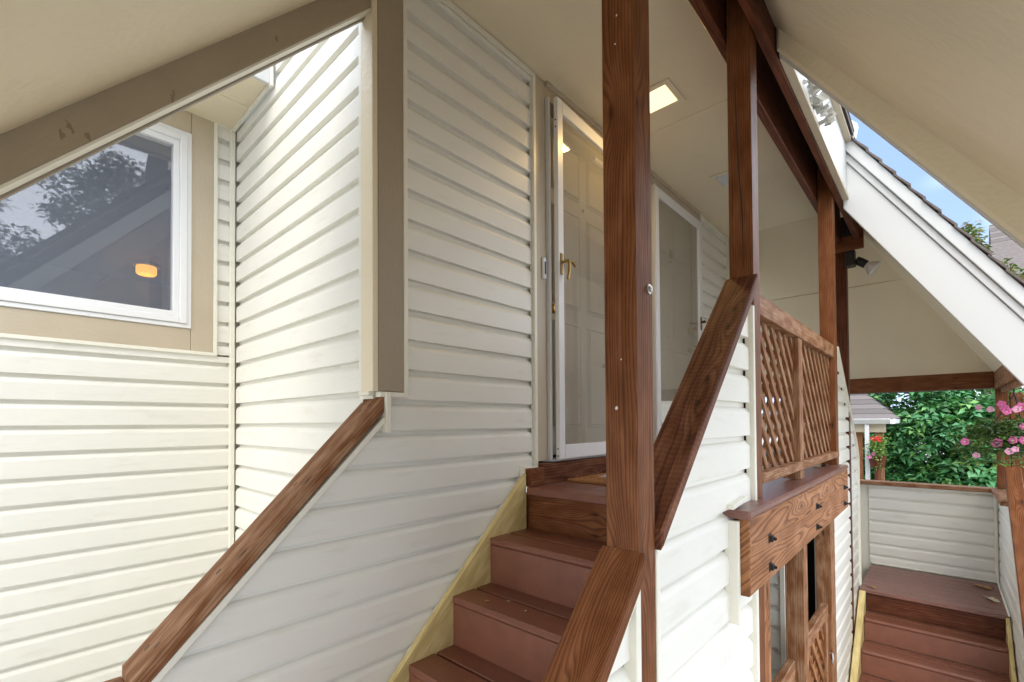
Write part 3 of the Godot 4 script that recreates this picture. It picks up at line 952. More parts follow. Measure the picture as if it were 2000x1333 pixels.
func post(label: String, x0: float, x1: float, z0: float, z1: float, y0: float, y1: float, m: Material) -> MeshInstance3D:
	return solo("porch_post", slab(MB.new(), rect(x0, y0, x1, y1), z0, z1, xz(), Vector2(0, 1), .003), m, label, "post", "timber porch posts")


func posts_and_header() -> void:
	var front := post("tall front timber post standing between the two handrails of the near stair", 1.037, 1.126, -.630, -.541, -2.98, 1.74, mt.post)
	for q in [[.035, -.596, .005], [.155, -.582, .002], [1.02, -.585, .0025], [.95, -.590, .002]]:
		var fl := pts([q[1] - q[2], q[0] - q[2] * .5, q[1], q[0] - q[2], q[1] + q[2] * .8, q[0], q[1] + q[2] * .2, q[0] + q[2] * 1.1, q[1] - q[2] * .7, q[0] + q[2] * .5])
		obj("paint_fleck", slab(MB.new(), fl, .0002, .0008, zx(1.037), Vector2(0, 1), 0.0), mt.trim, front).position = -front.position
	obj("bolt", lathe(MB.new(), [Vector2(.013, 0), Vector2(.013, .003), Vector2(.007, .004), Vector2(.007, .008), Vector2(0, .009)], Transform3D(Basis(Vector3.RIGHT, Vector3.BACK, Vector3.DOWN), Vector3(1.105, EYE + .335, -.5412)), 14), mt.steel, front).position = -front.position
	var cracked := post("cracked timber post at the near end of the lattice railing", 2.009, 2.098, -.630, -.541, -2.98, 1.80, mt.post)
	var ck := MB.new()
	var line := [[1.42, -.600, .001], [1.25, -.597, .004], [1.05, -.591, .005], [.92, -.583, .004], [.80, -.578, .005], [.62, -.575, .001]]
	for i in line.size() - 1:
		var a: Array = line[i]
		var e: Array = line[i + 1]
		var xx := 2.0084
		ck.quad(Vector3(xx, a[0] + EYE, a[1] - a[2] / 2), Vector3(xx, a[0] + EYE, a[1] + a[2] / 2), Vector3(xx, e[0] + EYE, e[1] + e[2] / 2), Vector3(xx, e[0] + EYE, e[1] - e[2] / 2), Vector2.ZERO, Vector2.ZERO, Vector2.ZERO, Vector2.ZERO, Vector3.LEFT)
	obj("crack", ck, mt.gap, cracked).position = -cracked.position
	post("timber post at the far end of the lattice railing", 3.925, 4.013, -.630, -.541, -.307, 1.80, mt.post)
	post("dark timber post with a floodlight, beyond the lattice railing", 5.185, 5.274, -.706, -.618, -2.98, 1.75, mt.dark)
	post("doubled timber post under the near end of the bolted beam", 2.102, 2.19, -.632, -.543, -2.98, -.605, mt.beam)
	post("timber post under the middle of the bolted beam, ahead of the divider wall", 2.83, 2.917, -.630, -.541, -2.98, -.340, mt.rail)
	post("timber post under the far end of the bolted beam, beside the gate", 3.80, 3.96, -.655, -.567, -2.98, -.340, mt.rail)
	var h := thing("header_beam", "stained timber header of two long boards on top of the posts", "beam")
	obj("header_board", bx(1.28, 1.57, -.674, 5.02, 1.945, -.634, Vector2(1, 0), .004), mt.dark, h)
	obj("header_board", bx(1.28, 1.57, -.538, 5.02, 1.80, -.499, Vector2(1, 0), .004), mt.dark, h)
	obj("end_board", bz(5.022, 1.50, -.68, 5.062, 1.80, -.475, .004), mt.post, h)
	obj("header_filler", bx(5.02, 1.62, -.633, 5.18, 1.80, -.54, Vector2(1, 0), .002), mt.gap, h)
	done(h)


func upper_landing() -> void:
	var t := thing("upper_landing", "reddish brown deck landing in front of the storm doors", "deck")
	var z := ZC + .034
	var k := 0
	while z < -.66:
		var z1 := minf(z + .138, -.61)
		obj("deck_board", bx(1.980, -.363, z, 4.32, -.335, z1, Vector2(1, 0), .003), mt.deck, t)
		z += .1425
		k += 1
	obj("nosing_board", bz(1.838, -.374, -1.590, 1.976, -.334, -.638, .006), mt.comp, t)
	obj("nosing_board", bz(4.325, -.374, -1.590, 4.46, -.334, -.638, .006), mt.comp, t)
	# the board on top of the bolted beam, its end left grey and bare
	obj("edge_board", bx(1.728, -.338, -.606, 4.004, -.308, -.486, Vector2(1, 0), .008), mt.deck, t)
	obj("riser_board", bz(1.868, -.555, -1.630, 1.89, -.375, -.645, .002), mt.post, t)
	done(t)
	var b := thing("bolted_beam", "wide bolted timber beam with bold grain below the lattice railing", "beam")
	obj("beam_board", bx(1.742, -.604, -.532, 4.02, -.340, -.493, Vector2(1, 0), .004), mt.beam, b)
	for x in [1.995, 2.905, 3.842]:
		for y in [-.448, -.556]:
			var bolt := MB.new()
			bx(x - .011, y - .011, -.493, x + .011, y + .011, -.478, Vector2(0, 1), .003, bolt)
			bx(x - .017, y - .017, -.4935, x + .017, y + .017, -.490, Vector2(0, 1), .001, bolt)
			tube(bolt, [Vector3(x, y + EYE, -.479), Vector3(x, y + EYE, -.470)], .006)
			obj("bolt", bolt, mt.iron, b)
	done(b)
	var d := thing("doormat", "rust brown coir doormat with a pale patch, lying before the near door", "doormat")
	var m := MB.new()
	slab(m, rect(2.165, -1.565, 2.86, -1.10), 0.0, .016, flat(-.334), Vector2(1, 0), .004)
	var r := RandomNumberGenerator.new()
	r.seed = 3
	for i in 2600:
		var p := Vector3(r.randf_range(2.165, 2.86), EYE - .319, r.randf_range(-1.565, -1.10))
		var q := p + Vector3(r.randf_range(-.012, .012), r.randf_range(.003, .012), r.randf_range(-.012, .012))
		var s := Vector3(r.randf_range(-.003, .003), 0, r.randf_range(-.003, .003)).normalized() * .002
		m.tri(p - s, p + s, q, Vector2.ZERO, Vector2.ZERO, Vector2.ZERO, Vector3.UP)
	obj("mat", m, mt.coir, d)
	obj("pale_patch", slab(MB.new(), pts([2.36, -1.48, 2.55, -1.52, 2.74, -1.46, 2.78, -1.30, 2.62, -1.20, 2.42, -1.24, 2.33, -1.36]), .0165, .0185, flat(-.334), Vector2(1, 0), 0.0), mt.coir_pale, d)
	done(d)


func flight(t: Node3D, nose_x: float, top_y: float, rise: float, run: float, count: int, z0: float, z1: float, deep := .25) -> void:
	for k in count:
		var x := nose_x - k * run
		var y := top_y - k * rise
		obj("tread", bz(x, y - .032, z0, x + .146, y, z1, .011), mt.comp, t)
		obj("tread", bz(x + .151, y - .032, z0, x + deep, y, z1, .003), mt.comp, t)
		obj("riser", bz(x + .010, y - rise + .001, z0, x + .028, y - .033, z1, .001), mt.comp, t)


func near_stair() -> void:
	var t := thing("near_stair", "reddish brown stair climbing along the cream wall to the doors", "stair")
	flight(t, 1.568, -.546, .211, .231, 5, ZC + .041, -.650, .29)
	obj("stringer", slope_bar(MB.new(), .42, 1.846, -1.572, .917, .33, ZC + .014, ZC + .040, .003), mt.pine, t)
	obj("stringer", slope_bar(MB.new(), .42, 1.846, -1.60, .917, .30, -.648, -.637, .002), mt.pine, t)
	done(t)
	var spots := [[1.40, -.757, -1.43], [1.46, -.757, -1.36], [1.39, -.757, -1.52], [1.43, -.757, -1.24], [1.66, -.546, -1.20], [1.18, -.968, -1.30]]
	for i in 6:
		var s: Array = spots[i]
		var b := MB.new()
		var w: float = [.013, .011, .006, .006, .006, .007][i]
		var c := Vector3(s[0], EYE + s[1] + .002, s[2])
		var l := [Vector3(-w, 0, -w * .4), Vector3(0, .004, -w), Vector3(w, .001, w * .2), Vector3(w * .2, .006, w)]
		b.tri(c + l[0], c + l[1], c + l[2], Vector2.ZERO, Vector2.ZERO, Vector2.ZERO, Vector3.UP)
		b.tri(c + l[0], c + l[2], c + l[3], Vector2.ZERO, Vector2.ZERO, Vector2.ZERO, Vector3.UP)
		solo("leaf_crumb", b, mt.dead if i % 2 == 0 else mt.dead_pale, ["curled brown leaf crumb, the largest on the second tread of the near stair", "pale chip beside the largest crumb on the second tread", "brown speck of leaf near the stringer on the second tread", "pale speck of leaf toward the front post on the second tread", "brown leaf speck on the top tread of the near stair", "pale leaf speck on the third tread of the near stair"][i], "leaf", "leaf crumbs on the near stair")


func near_half_wall() -> void:
	var zb := Z1 - .028
	var t := thing("stair_half_wall", "white clapboard half wall with a sloping timber rail between two posts", "half wall")
	siding(t, pts([1.147, -.312, 1.983, .50, 1.983, -2.95, 1.147, -2.95]), xz(zb), .0725, mt.vinyl)
	wall_core(t, pts([1.13, -.33, 2.006, .52, 2.006, -2.98, 1.13, -2.98]), xz(zb - .014), .066, mt.trim)
	obj("siding_trim", bx(1.128, -2.95, zb, 1.150, -.335, Z1 + .002), mt.trim, t)
	obj("siding_trim", bx(1.982, -2.95, zb, 2.005, .455, Z1 + .004), mt.trim, t)
	obj("siding_trim", slope_bar(MB.new(), 1.130, 2.004, -.326, .97, .026, zb, Z1 + .003, .002), mt.trim, t)
	obj("siding_trim", bx(1.716, -.70, zb, 1.736, -.345, -.522), mt.trim, t)
	obj("siding_trim", slope_bar(MB.new(), 1.705, 1.86, -.288, .08, .016, zb, -.530, .002), mt.trim, t)
	obj("rail", slope_bar(MB.new(), 1.128, 2.007, -.272, .97, .052, -.648, -.522, .005), mt.sawn, t)
	done(t)
	var u := thing("low_half_wall", "low clapboard half wall capped by the lowest timber handrail in front", "half wall")
	siding(u, pts([.15, -1.25, 1.012, -.388, 1.012, -2.95, .15, -2.95]), xz(zb), .0725, mt.vinyl)
	wall_core(u, pts([.13, -1.27, 1.034, -.366, 1.034, -2.98, .13, -2.98]), xz(zb - .014), .066, mt.trim)
	obj("siding_trim", bx(1.008, -2.95, zb, 1.032, -.395, Z1 + .008), mt.trim, u)
	obj("siding_trim", slope_bar(MB.new(), .15, 1.034, -1.262, 1.0, .028, zb, Z1 + .006, .002), mt.trim, u)
	obj("rail", slope_bar(MB.new(), .13, 1.035, -1.217, 1.0, .052, -.645, -.520, .005), mt.post, u)
	done(u)


func lattice_fill(t: Node3D, x0: float, y0: float, x1: float, y1: float, z: float, m: Material, pitch := .118, w := .034) -> void:
	var box := rect(x0, y0, x1, y1)
	for s in [1.0, -1.0]:
		var zz := z if s < 0 else z - .0125
		var h := y1 - y0
		var x := x0 - h
		while x < x1 + h:
			var a := Vector2(x, y0 - .05)
			var d := Vector2(s, 1).normalized() * 3.0
			if s < 0: a = Vector2(x + h + .02, y0 - .05)
			var n := Vector2(-d.y, d.x).normalized() * w * .5
			for pc in Geometry2D.intersect_polygons(PackedVector2Array([a - n, a + d - n, a + d + n, a + n]), box):
				var area := 0.0
				for i in pc.size(): area += pc[i].cross(pc[(i + 1) % pc.size()])
				if absf(area) > .0006:
					obj("lattice_slat", slab(MB.new(), pc, zz - .012, zz, xz(), d, .0015), m, t)
			x += pitch


func lattice_railing() -> void:
	var t := thing("lattice_railing", "timber railing with two diagonal lattice panels on the landing edge", "railing")
	obj("top_rail", bx(2.100, .440, -.600, 3.923, .530, -.548, Vector2(1, 0), .004), mt.rail, t)
	obj("bottom_rail", bx(2.100, -.256, -.600, 4.012, -.212, -.538, Vector2(1, 0), .004), mt.rail, t)
	obj("stile", bx(2.832, -.306, -.632, 2.915, .438, -.548, Vector2(0, 1), .003), mt.rail, t)
	lattice_fill(t, 2.100, -.212, 2.830, .438, -.575, mt.rail, .125, .033)
	lattice_fill(t, 2.917, -.212, 3.923, .438, -.575, mt.rail, .125, .033)
	done(t)


func under_deck() -> void:
	var t := thing("divider_wall", "narrow clapboard divider wall seen between the posts under the deck", "wall")
	siding(t, rect(-1.6, -2.95, -.725, -.38), zx(3.171), .04, mt.vinyl)
	wall_core(t, rect(-1.62, -2.98, -.705, -.37), zx(3.186), .1, mt.trim)
	obj("corner_trim", bz(3.142, -2.95, -.728, 3.17, -.38, -.700), mt.trim, t)
	done(t)
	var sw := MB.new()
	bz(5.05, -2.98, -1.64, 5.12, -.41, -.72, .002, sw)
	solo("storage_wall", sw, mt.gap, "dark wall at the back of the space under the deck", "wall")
	var g := thing("lattice_gate", "small timber lattice gate with a metal hook under the bolted beam", "gate")
	obj("top_rail", bx(2.93, -1.262, -.600, 3.62, -1.182, -.560, Vector2(1, 0), .004), mt.rail, g)
	obj("stile", bx(3.56, -2.6, -.602, 3.62, -1.264, -.562, Vector2(0, 1), .003), mt.rail, g)
	obj("stile", bx(2.93, -2.6, -.602, 2.99, -1.264, -.562, Vector2(0, 1), .003), mt.rail, g)
	lattice_fill(g, 2.99, -2.6, 3.56, -1.264, -.578, mt.beam, .13, .036)
	obj("latch_board", bx(3.655, -2.6, -.600, 3.775, -1.295, -.575, Vector2(0, 1), .003), mt.post, g)
	obj("hook", tube(MB.new(), [Vector3(3.71, EYE - 1.53, -.572), Vector3(3.71, EYE - 1.53, -.555), Vector3(3.69, EYE - 1.56, -.55), Vector3(3.66, EYE - 1.57, -.55), Vector3(3.655, EYE - 1.55, -.55)], .005), mt.steel, g)
	done(g)
	var s := thing("low_gate", "top corner of a second low timber gate beside the doubled post", "gate")
	obj("top_rail", bx(2.30, -1.29, -.598, 2.70, -1.20, -.560, Vector2(1, 0), .004), mt.rail, s)
	obj("stile", bx(2.30, -2.6, -.598, 2.37, -1.292, -.560, Vector2(0, 1), .003), mt.rail, s)
	obj("stile", bx(2.63, -2.6, -.598, 2.70, -1.292, -.560, Vector2(0, 1), .003), mt.rail, s)
	done(s)


func far_unit() -> void:
	# clapboard wing wall along the far stair
	var zb := -.636
	var w := thing("far_wing_wall", "white clapboard wing wall stepping down beside the far stair", "half wall")
	siding(w, pts([4.03, .56, 4.57, .56, 5.18, .09, 5.18, -2.95, 4.03, -2.95]), xz(zb), .03, mt.vinyl)
	siding(w, pts([5.285, .02, 5.60, -.235, 5.705, -.36, 5.705, -2.95, 5.285, -2.95]), xz(zb), .03, mt.vinyl)
	wall_core(w, pts([4.02, .58, 4.57, .58, 5.60, -.215, 5.72, -.35, 5.72, -2.98, 4.02, -2.98]), xz(zb - .014), .05, mt.trim)
	obj("siding_trim", slab(MB.new(), pts([4.555, .572, 5.60, -.24, 5.60, -.205, 4.57, .60]), zb, -.604, xz(), Vector2(1, -.78), .002), mt.trim, w)
	obj("siding_trim", slab(MB.new(), pts([5.60, -.24, 5.70, -.37, 5.722, -.36, 5.61, -.205]), zb, -.604, xz(), Vector2(1, -1), .002), mt.trim, w)
	obj("siding_trim", bx(5.700, -1.62, zb, 5.722, -.365, -.604), mt.trim, w)
	obj("rail", slab(MB.new(), pts([4.57, .602, 5.61, -.203, 5.73, -.35, 5.74, -.31, 5.63, -.16, 4.59, .645]), -.72, -.612, xz(), Vector2(1, -.78), .003), mt.dark, w)
	done(w)
	# lower flight to the far landing
	var t := thing("far_stair", "reddish brown stair with pale stringers climbing to the far landing", "stair")
	var x := 5.552
	while x < 6.5:
		obj("deck_board", bz(x, -1.632, -.605 if x > 5.72 else -.604, minf(x + .14, 6.597), -1.60, .383, .004), mt.deck, t)
		x += .1455
	obj("riser_board", bz(5.585, -1.80, -.555, 5.607, -1.634, .358, .002), mt.dark, t)
	flight(t, 5.355, -1.806, .200, .247, 6, -.553, .356, .25)
	obj("stringer", slope_bar(MB.new(), 3.95, 5.548, -2.915, .815, .26, -.607, -.557, .003), mt.pine, t)
	obj("stringer", slope_bar(MB.new(), 3.95, 5.548, -2.915, .815, .26, .358, .382, .003), mt.pine, t)
	done(t)
	var e := thing("far_end_wall", "cream clapboard end wall with a timber cap at the far landing", "wall")
	siding(e, rect(-.62, -1.585, .362, -.717), zx(6.617), .0765 - .04, mt.vinyl)
	wall_core(e, rect(-.75, -2.95, .40, -.717), zx(6.632), .1, mt.trim)
	obj("corner_trim", bz(6.588, -1.60, .360, 6.62, -.717, .386), mt.trim, e)
	obj("siding_trim", bz(6.594, -1.598, -.60, 6.615, -1.583, .36), mt.trim, e)
	obj("rail", bz(6.555, -.716, -.76, 6.72, -.676, .40, .005), mt.rail, e)
	done(e)
	var r := thing("far_side_wall", "white clapboard side wall and timber rail at the open side of the far stair", "half wall")
	siding(r, pts([6.587, -.717, 5.62, -.717, 5.62, -.53, 5.50, -.53, 3.9, -2.03, 3.9, -2.95, 6.587, -2.95]), xzn(.407), .0765 - .04, mt.vinyl)
	wall_core(r, pts([6.72, -.717, 5.62, -.717, 5.62, -.53, 5.50, -.53, 3.9, -2.03, 3.9, -2.98, 6.72, -2.98]), xzn(.422), .07, mt.trim)
	obj("rail", bx(5.62, -.716, .345, 6.553, -.676, .49, Vector2(1, 0), .005), mt.rail, r)
	obj("rail", slope_bar(MB.new(), 3.9, 5.60, -1.985, .94, .085, .374, .47, .005), mt.post, r)
	obj("siding_trim", bx(5.55, -1.60, .372, 6.587, -1.585, .386, Vector2(1, 0)), mt.trim, r)
	done(r)
	var b := thing("far_end_beam", "timber beam across the far end of the far stair roof", "beam")
	obj("beam_board", bz(6.60, .312, -1.70, 6.64, .478, .384, .004), mt.post, b)
	done(b)
	var s := thing("far_eave_beam", "timber eave beam running from the far corner post toward us", "beam")
	obj("beam_board", bx(4.10, .305, .386, 6.64, .470, .426, Vector2(1, 0), .004), mt.rail, s)
	obj("beam_board", bx(4.10, .262, .428, 6.56, .40, .466, Vector2(1, 0), .004), mt.rail, s)
	done(s)
	post("inner one of the paired timber posts at the far corner, behind the flower basket", 6.60, 6.689, .392, .480, -.675, .304, mt.post)
	post("outer one of the paired timber posts at the far corner, behind the flower basket", 6.60, 6.689, .490, .575, -.90, .26, mt.post)
	var spots := [[6.33, .25, 1.0, .085], [6.36, .30, 2.1, .05], [5.95, .30, .5, .075], [5.66, -.52, .9, .05]]
	var labels := ["curled brown oak leaf on the far landing boards", "small broken leaf by the brown oak leaf on the far landing", "pale dry oak leaf near the front edge of the far landing", "dry leaf beside the pale stringer at the top of the far stair"]
	for i in 4:
		oak_leaf(labels[i], Vector3(spots[i][0], EYE - 1.596 if i < 3 else EYE - 1.597, spots[i][1]), spots[i][2], spots[i][3], mt.dead if i != 2 else mt.dead_pale)


func oak_leaf(label: String, at: Vector3, turn: float, l: float, m: Material) -> void:
	var b := MB.new()
	var edge := []
	for i in 25:
		var a := TAU * i / 24.0
		var r := (0.62 + 0.38 * absf(cos(a * 3.5))) * (0.45 + 0.55 * absf(cos(a)))
		edge.append(Vector3(cos(a) * r, 0.10 * sin(a * 2.0) * sin(a * 2.0) + 0.16 * sin(a) * sin(a), sin(a) * r * .8))
	var bs := Basis(Vector3.UP, turn).scaled(Vector3.ONE * l)
	for i in 24:
		b.tri(at, at + bs * edge[i], at + bs * edge[i + 1], Vector2.ZERO, Vector2.ZERO, Vector2.ZERO, Vector3.UP)
	tube(b, [at + bs * Vector3(.9, .05, 0), at + bs * Vector3(1.5, .02, .1)], l * .02, 5)
	solo("fallen_leaf", b, m, label, "leaf", "fallen oak leaves on the far landing")


func fixtures() -> void:
	var f := thing("floodlight", "black bracket floodlight with a white reflector bulb on the dark far post", "floodlight")
	var o := Vector3(5.14, EYE + 1.42, -.545)
	obj("junction_box", bx(o.x - .05, 1.38, -.616, o.x + .05, 1.52, -.545, Vector2(0, 1), .008), mt.black, f)
	var d := Vector3(.10, -.62, .78).normalized()
	var s := d.cross(Vector3.UP).normalized()
	var fr := Transform3D(Basis(s, d, s.cross(d)), o + Vector3(.02, -.01, .035))
	obj("lamp_holder", lathe(MB.new(), [Vector2(0, -.04), Vector2(.032, -.04), Vector2(.036, .0), Vector2(.034, .05), Vector2(0, .05)], fr, 16), mt.black, f)
	var bulb := obj("bulb", lathe(MB.new(), [Vector2(.024, .04), Vector2(.030, .055), Vector2(.066, .115), Vector2(.070, .128), Vector2(.066, .134)], fr, 24), mt.white, f)
	obj("lens", lathe(MB.new(), [Vector2(.066, .133), Vector2(.04, .141), Vector2(0, .144)], fr, 24), mt.lens_off, bulb)
	obj("wire", tube(MB.new(), [Vector3(5.14, EYE + 1.52, -.59), Vector3(5.145, EYE + 1.60, -.585), Vector3(5.15, EYE + 1.66, -.60)], .007, 6), mt.black, f)
	done(f)
	var l := thing("room_lamp", "amber glass drum lamp glowing behind the window pane", "ceiling light")
	var at := Vector3(1.08, EYE + 1.60, -6.45)
	obj("base_plate", lathe(MB.new(), [Vector2(0, .19), Vector2(.125, .19), Vector2(.125, .15), Vector2(0, .15)], Transform3D(Basis(), at), 24), mt.old_brass, l)
	obj("lamp_shade", lathe(MB.new(), [Vector2(.088, .15), Vector2(.094, .138), Vector2(.094, .075), Vector2(.08, .058), Vector2(0, .053)], Transform3D(Basis(), at), 24), mt.amber, l)
	done(l)
	var om := OmniLight3D.new()
	om.name = "room_lamp_glow"
	om.light_color = Color(1.0, .60, .22)
	om.light_energy = 0.05
	om.light_size = .1
	om.omni_range = 8.0
	om.omni_attenuation = 2.0
	om.shadow_enabled = true
	om.position = at + Vector3(0, -.12, 0)
	add_child(om)


func petunia(parent: Node, at: Vector3, face: Vector3, size: float, m: Material, r: RandomNumberGenerator) -> void:
	var d := face.normalized()
	var s := d.cross(Vector3.UP).normalized()
	var u := s.cross(d)
	var b := MB.new()
	var n := 15
	var ring := func(k: int, rad: float, h: float) -> Vector3:
		var a := TAU * k / n
		var w := 1.0 + .13 * cos(a * 5.0) if rad > .5 else 1.0
		return at + (s * cos(a) + u * sin(a)) * rad * w * size + d * (h + (.07 * cos(a * 5.0) if rad > .5 else 0.0)) * size
	for k in n:
		b.quad(ring.call(k, .18, -.35), ring.call(k + 1, .18, -.35), ring.call(k + 1, .6, .08), ring.call(k, .6, .08), Vector2.ZERO, Vector2.ZERO, Vector2.ZERO, Vector2.ZERO, d)
		b.quad(ring.call(k, .6, .08), ring.call(k + 1, .6, .08), ring.call(k + 1, 1.0, .05), ring.call(k, 1.0, .05), Vector2.ZERO, Vector2.ZERO, Vector2.ZERO, Vector2.ZERO, d)
	var fl := obj("flower", b, m, parent)
	obj("throat", lathe(MB.new(), [Vector2(.24 * size, -.22 * size), Vector2(.12 * size, -.26 * size), Vector2(0, -.24 * size)], Transform3D(Basis(s, d, s.cross(d)), at), 8), mt.pink_eye, fl)


func basket() -> void:
	var t := thing("hanging_basket", "hanging basket of pink petunias in front of the far corner posts", "hanging basket")
	var c := Vector3(5.98, EYE - .12, .47)
	var r := RandomNumberGenerator.new()
	r.seed = 77
	obj("basket", lathe(MB.new(), [Vector2(0, -.15), Vector2(.10, -.14), Vector2(.16, -.05), Vector2(.17, .02), Vector2(.155, .02), Vector2(0, .0)], Transform3D(Basis(), c), 20), mt.black, t)
	for k in 3:
		var a := TAU * k / 3 + .4
		obj("hanger", tube(MB.new(), [c + Vector3(cos(a) * .165, .02, sin(a) * .165), c + Vector3(0, .34, 0)], .004, 6), mt.iron, t)
	obj("hook", tube(MB.new(), [c + Vector3(0, .34, 0), c + Vector3(.02, .37, 0), c + Vector3(0, .40, 0), c + Vector3(-.01, .42, 0)], .006, 6), mt.iron, t)
	var pl := []
	for i in 520:
		var d := Vector3(r.randfn(), r.randfn() * .7 + .1, r.randfn()).normalized()
		var q := c + Vector3(d.x * .30, d.y * .17 - .02, d.z * .30) * sqrt(r.randf_range(.15, 1.0))
		if r.randf() < .3:
			q = c + Vector3(r.randf_range(-.34, .34), r.randf_range(-.26, .0), r.randf_range(-.36, .34))
		pl.append(q)
	scatter("foliage", t, leaf_cluster(7, .055, .022, .9, 4), pl, [Vector3(.06, .13, .025), Vector3(.10, .19, .035), Vector3(.15, .24, .05), Vector3(.05, .10, .03)], r, .7, 1.2)
	var st := MB.new()
	for i in 22:
		var a := r.randf() * TAU
		var e := c + Vector3(cos(a) * r.randf_range(.2, .38), r.randf_range(-.25, .16), sin(a) * r.randf_range(.2, .38))
		tube(st, [c + Vector3(cos(a) * .1, .02, sin(a) * .1), c.lerp(e, .6) + Vector3(0, .05, 0), e], .003, 5)
	obj("stem", st, plain(Vector3(.12, .17, .06), .7), t).set_meta("kind", "stuff")
	var fs := [[.133, .383, 1.0, 0], [.072, .412, .95, 0], [.098, .398, 1.05, 0], [-.194, .149, 1.0, 0], [-.203, .350, 1.3, 0], [-.175, .442, 1.0, 0], [.108, .497, 1.1, 0], [.106, .241, .8, 1], [-.253, .456, .8, 1], [-.315, .222, .85, 1], [-.272, .422, .9, 1], [.091, .314, .8, 1], [-.174, .504, 1.0, 0], [.087, .47, .9, 1], [-.06, .51, .9, 0]]
	for q in fs:
		petunia(t, Vector3(5.72 + r.randf_range(-.03, .03), EYE + q[0] * .98, q[1] * .98), Vector3(-1, r.randf_range(-.25, .4), r.randf_range(-.7, .4)), .031 * q[2], mt.pink if q[3] == 0 else mt.pink_pale, r)
	done_mixed(t, Vector3(c.x, c.y - .15, c.z))


func done_mixed(t: Node3D, base: Vector3) -> void:
	for ch in t.get_children(): ch.position -= base
	t.position = base


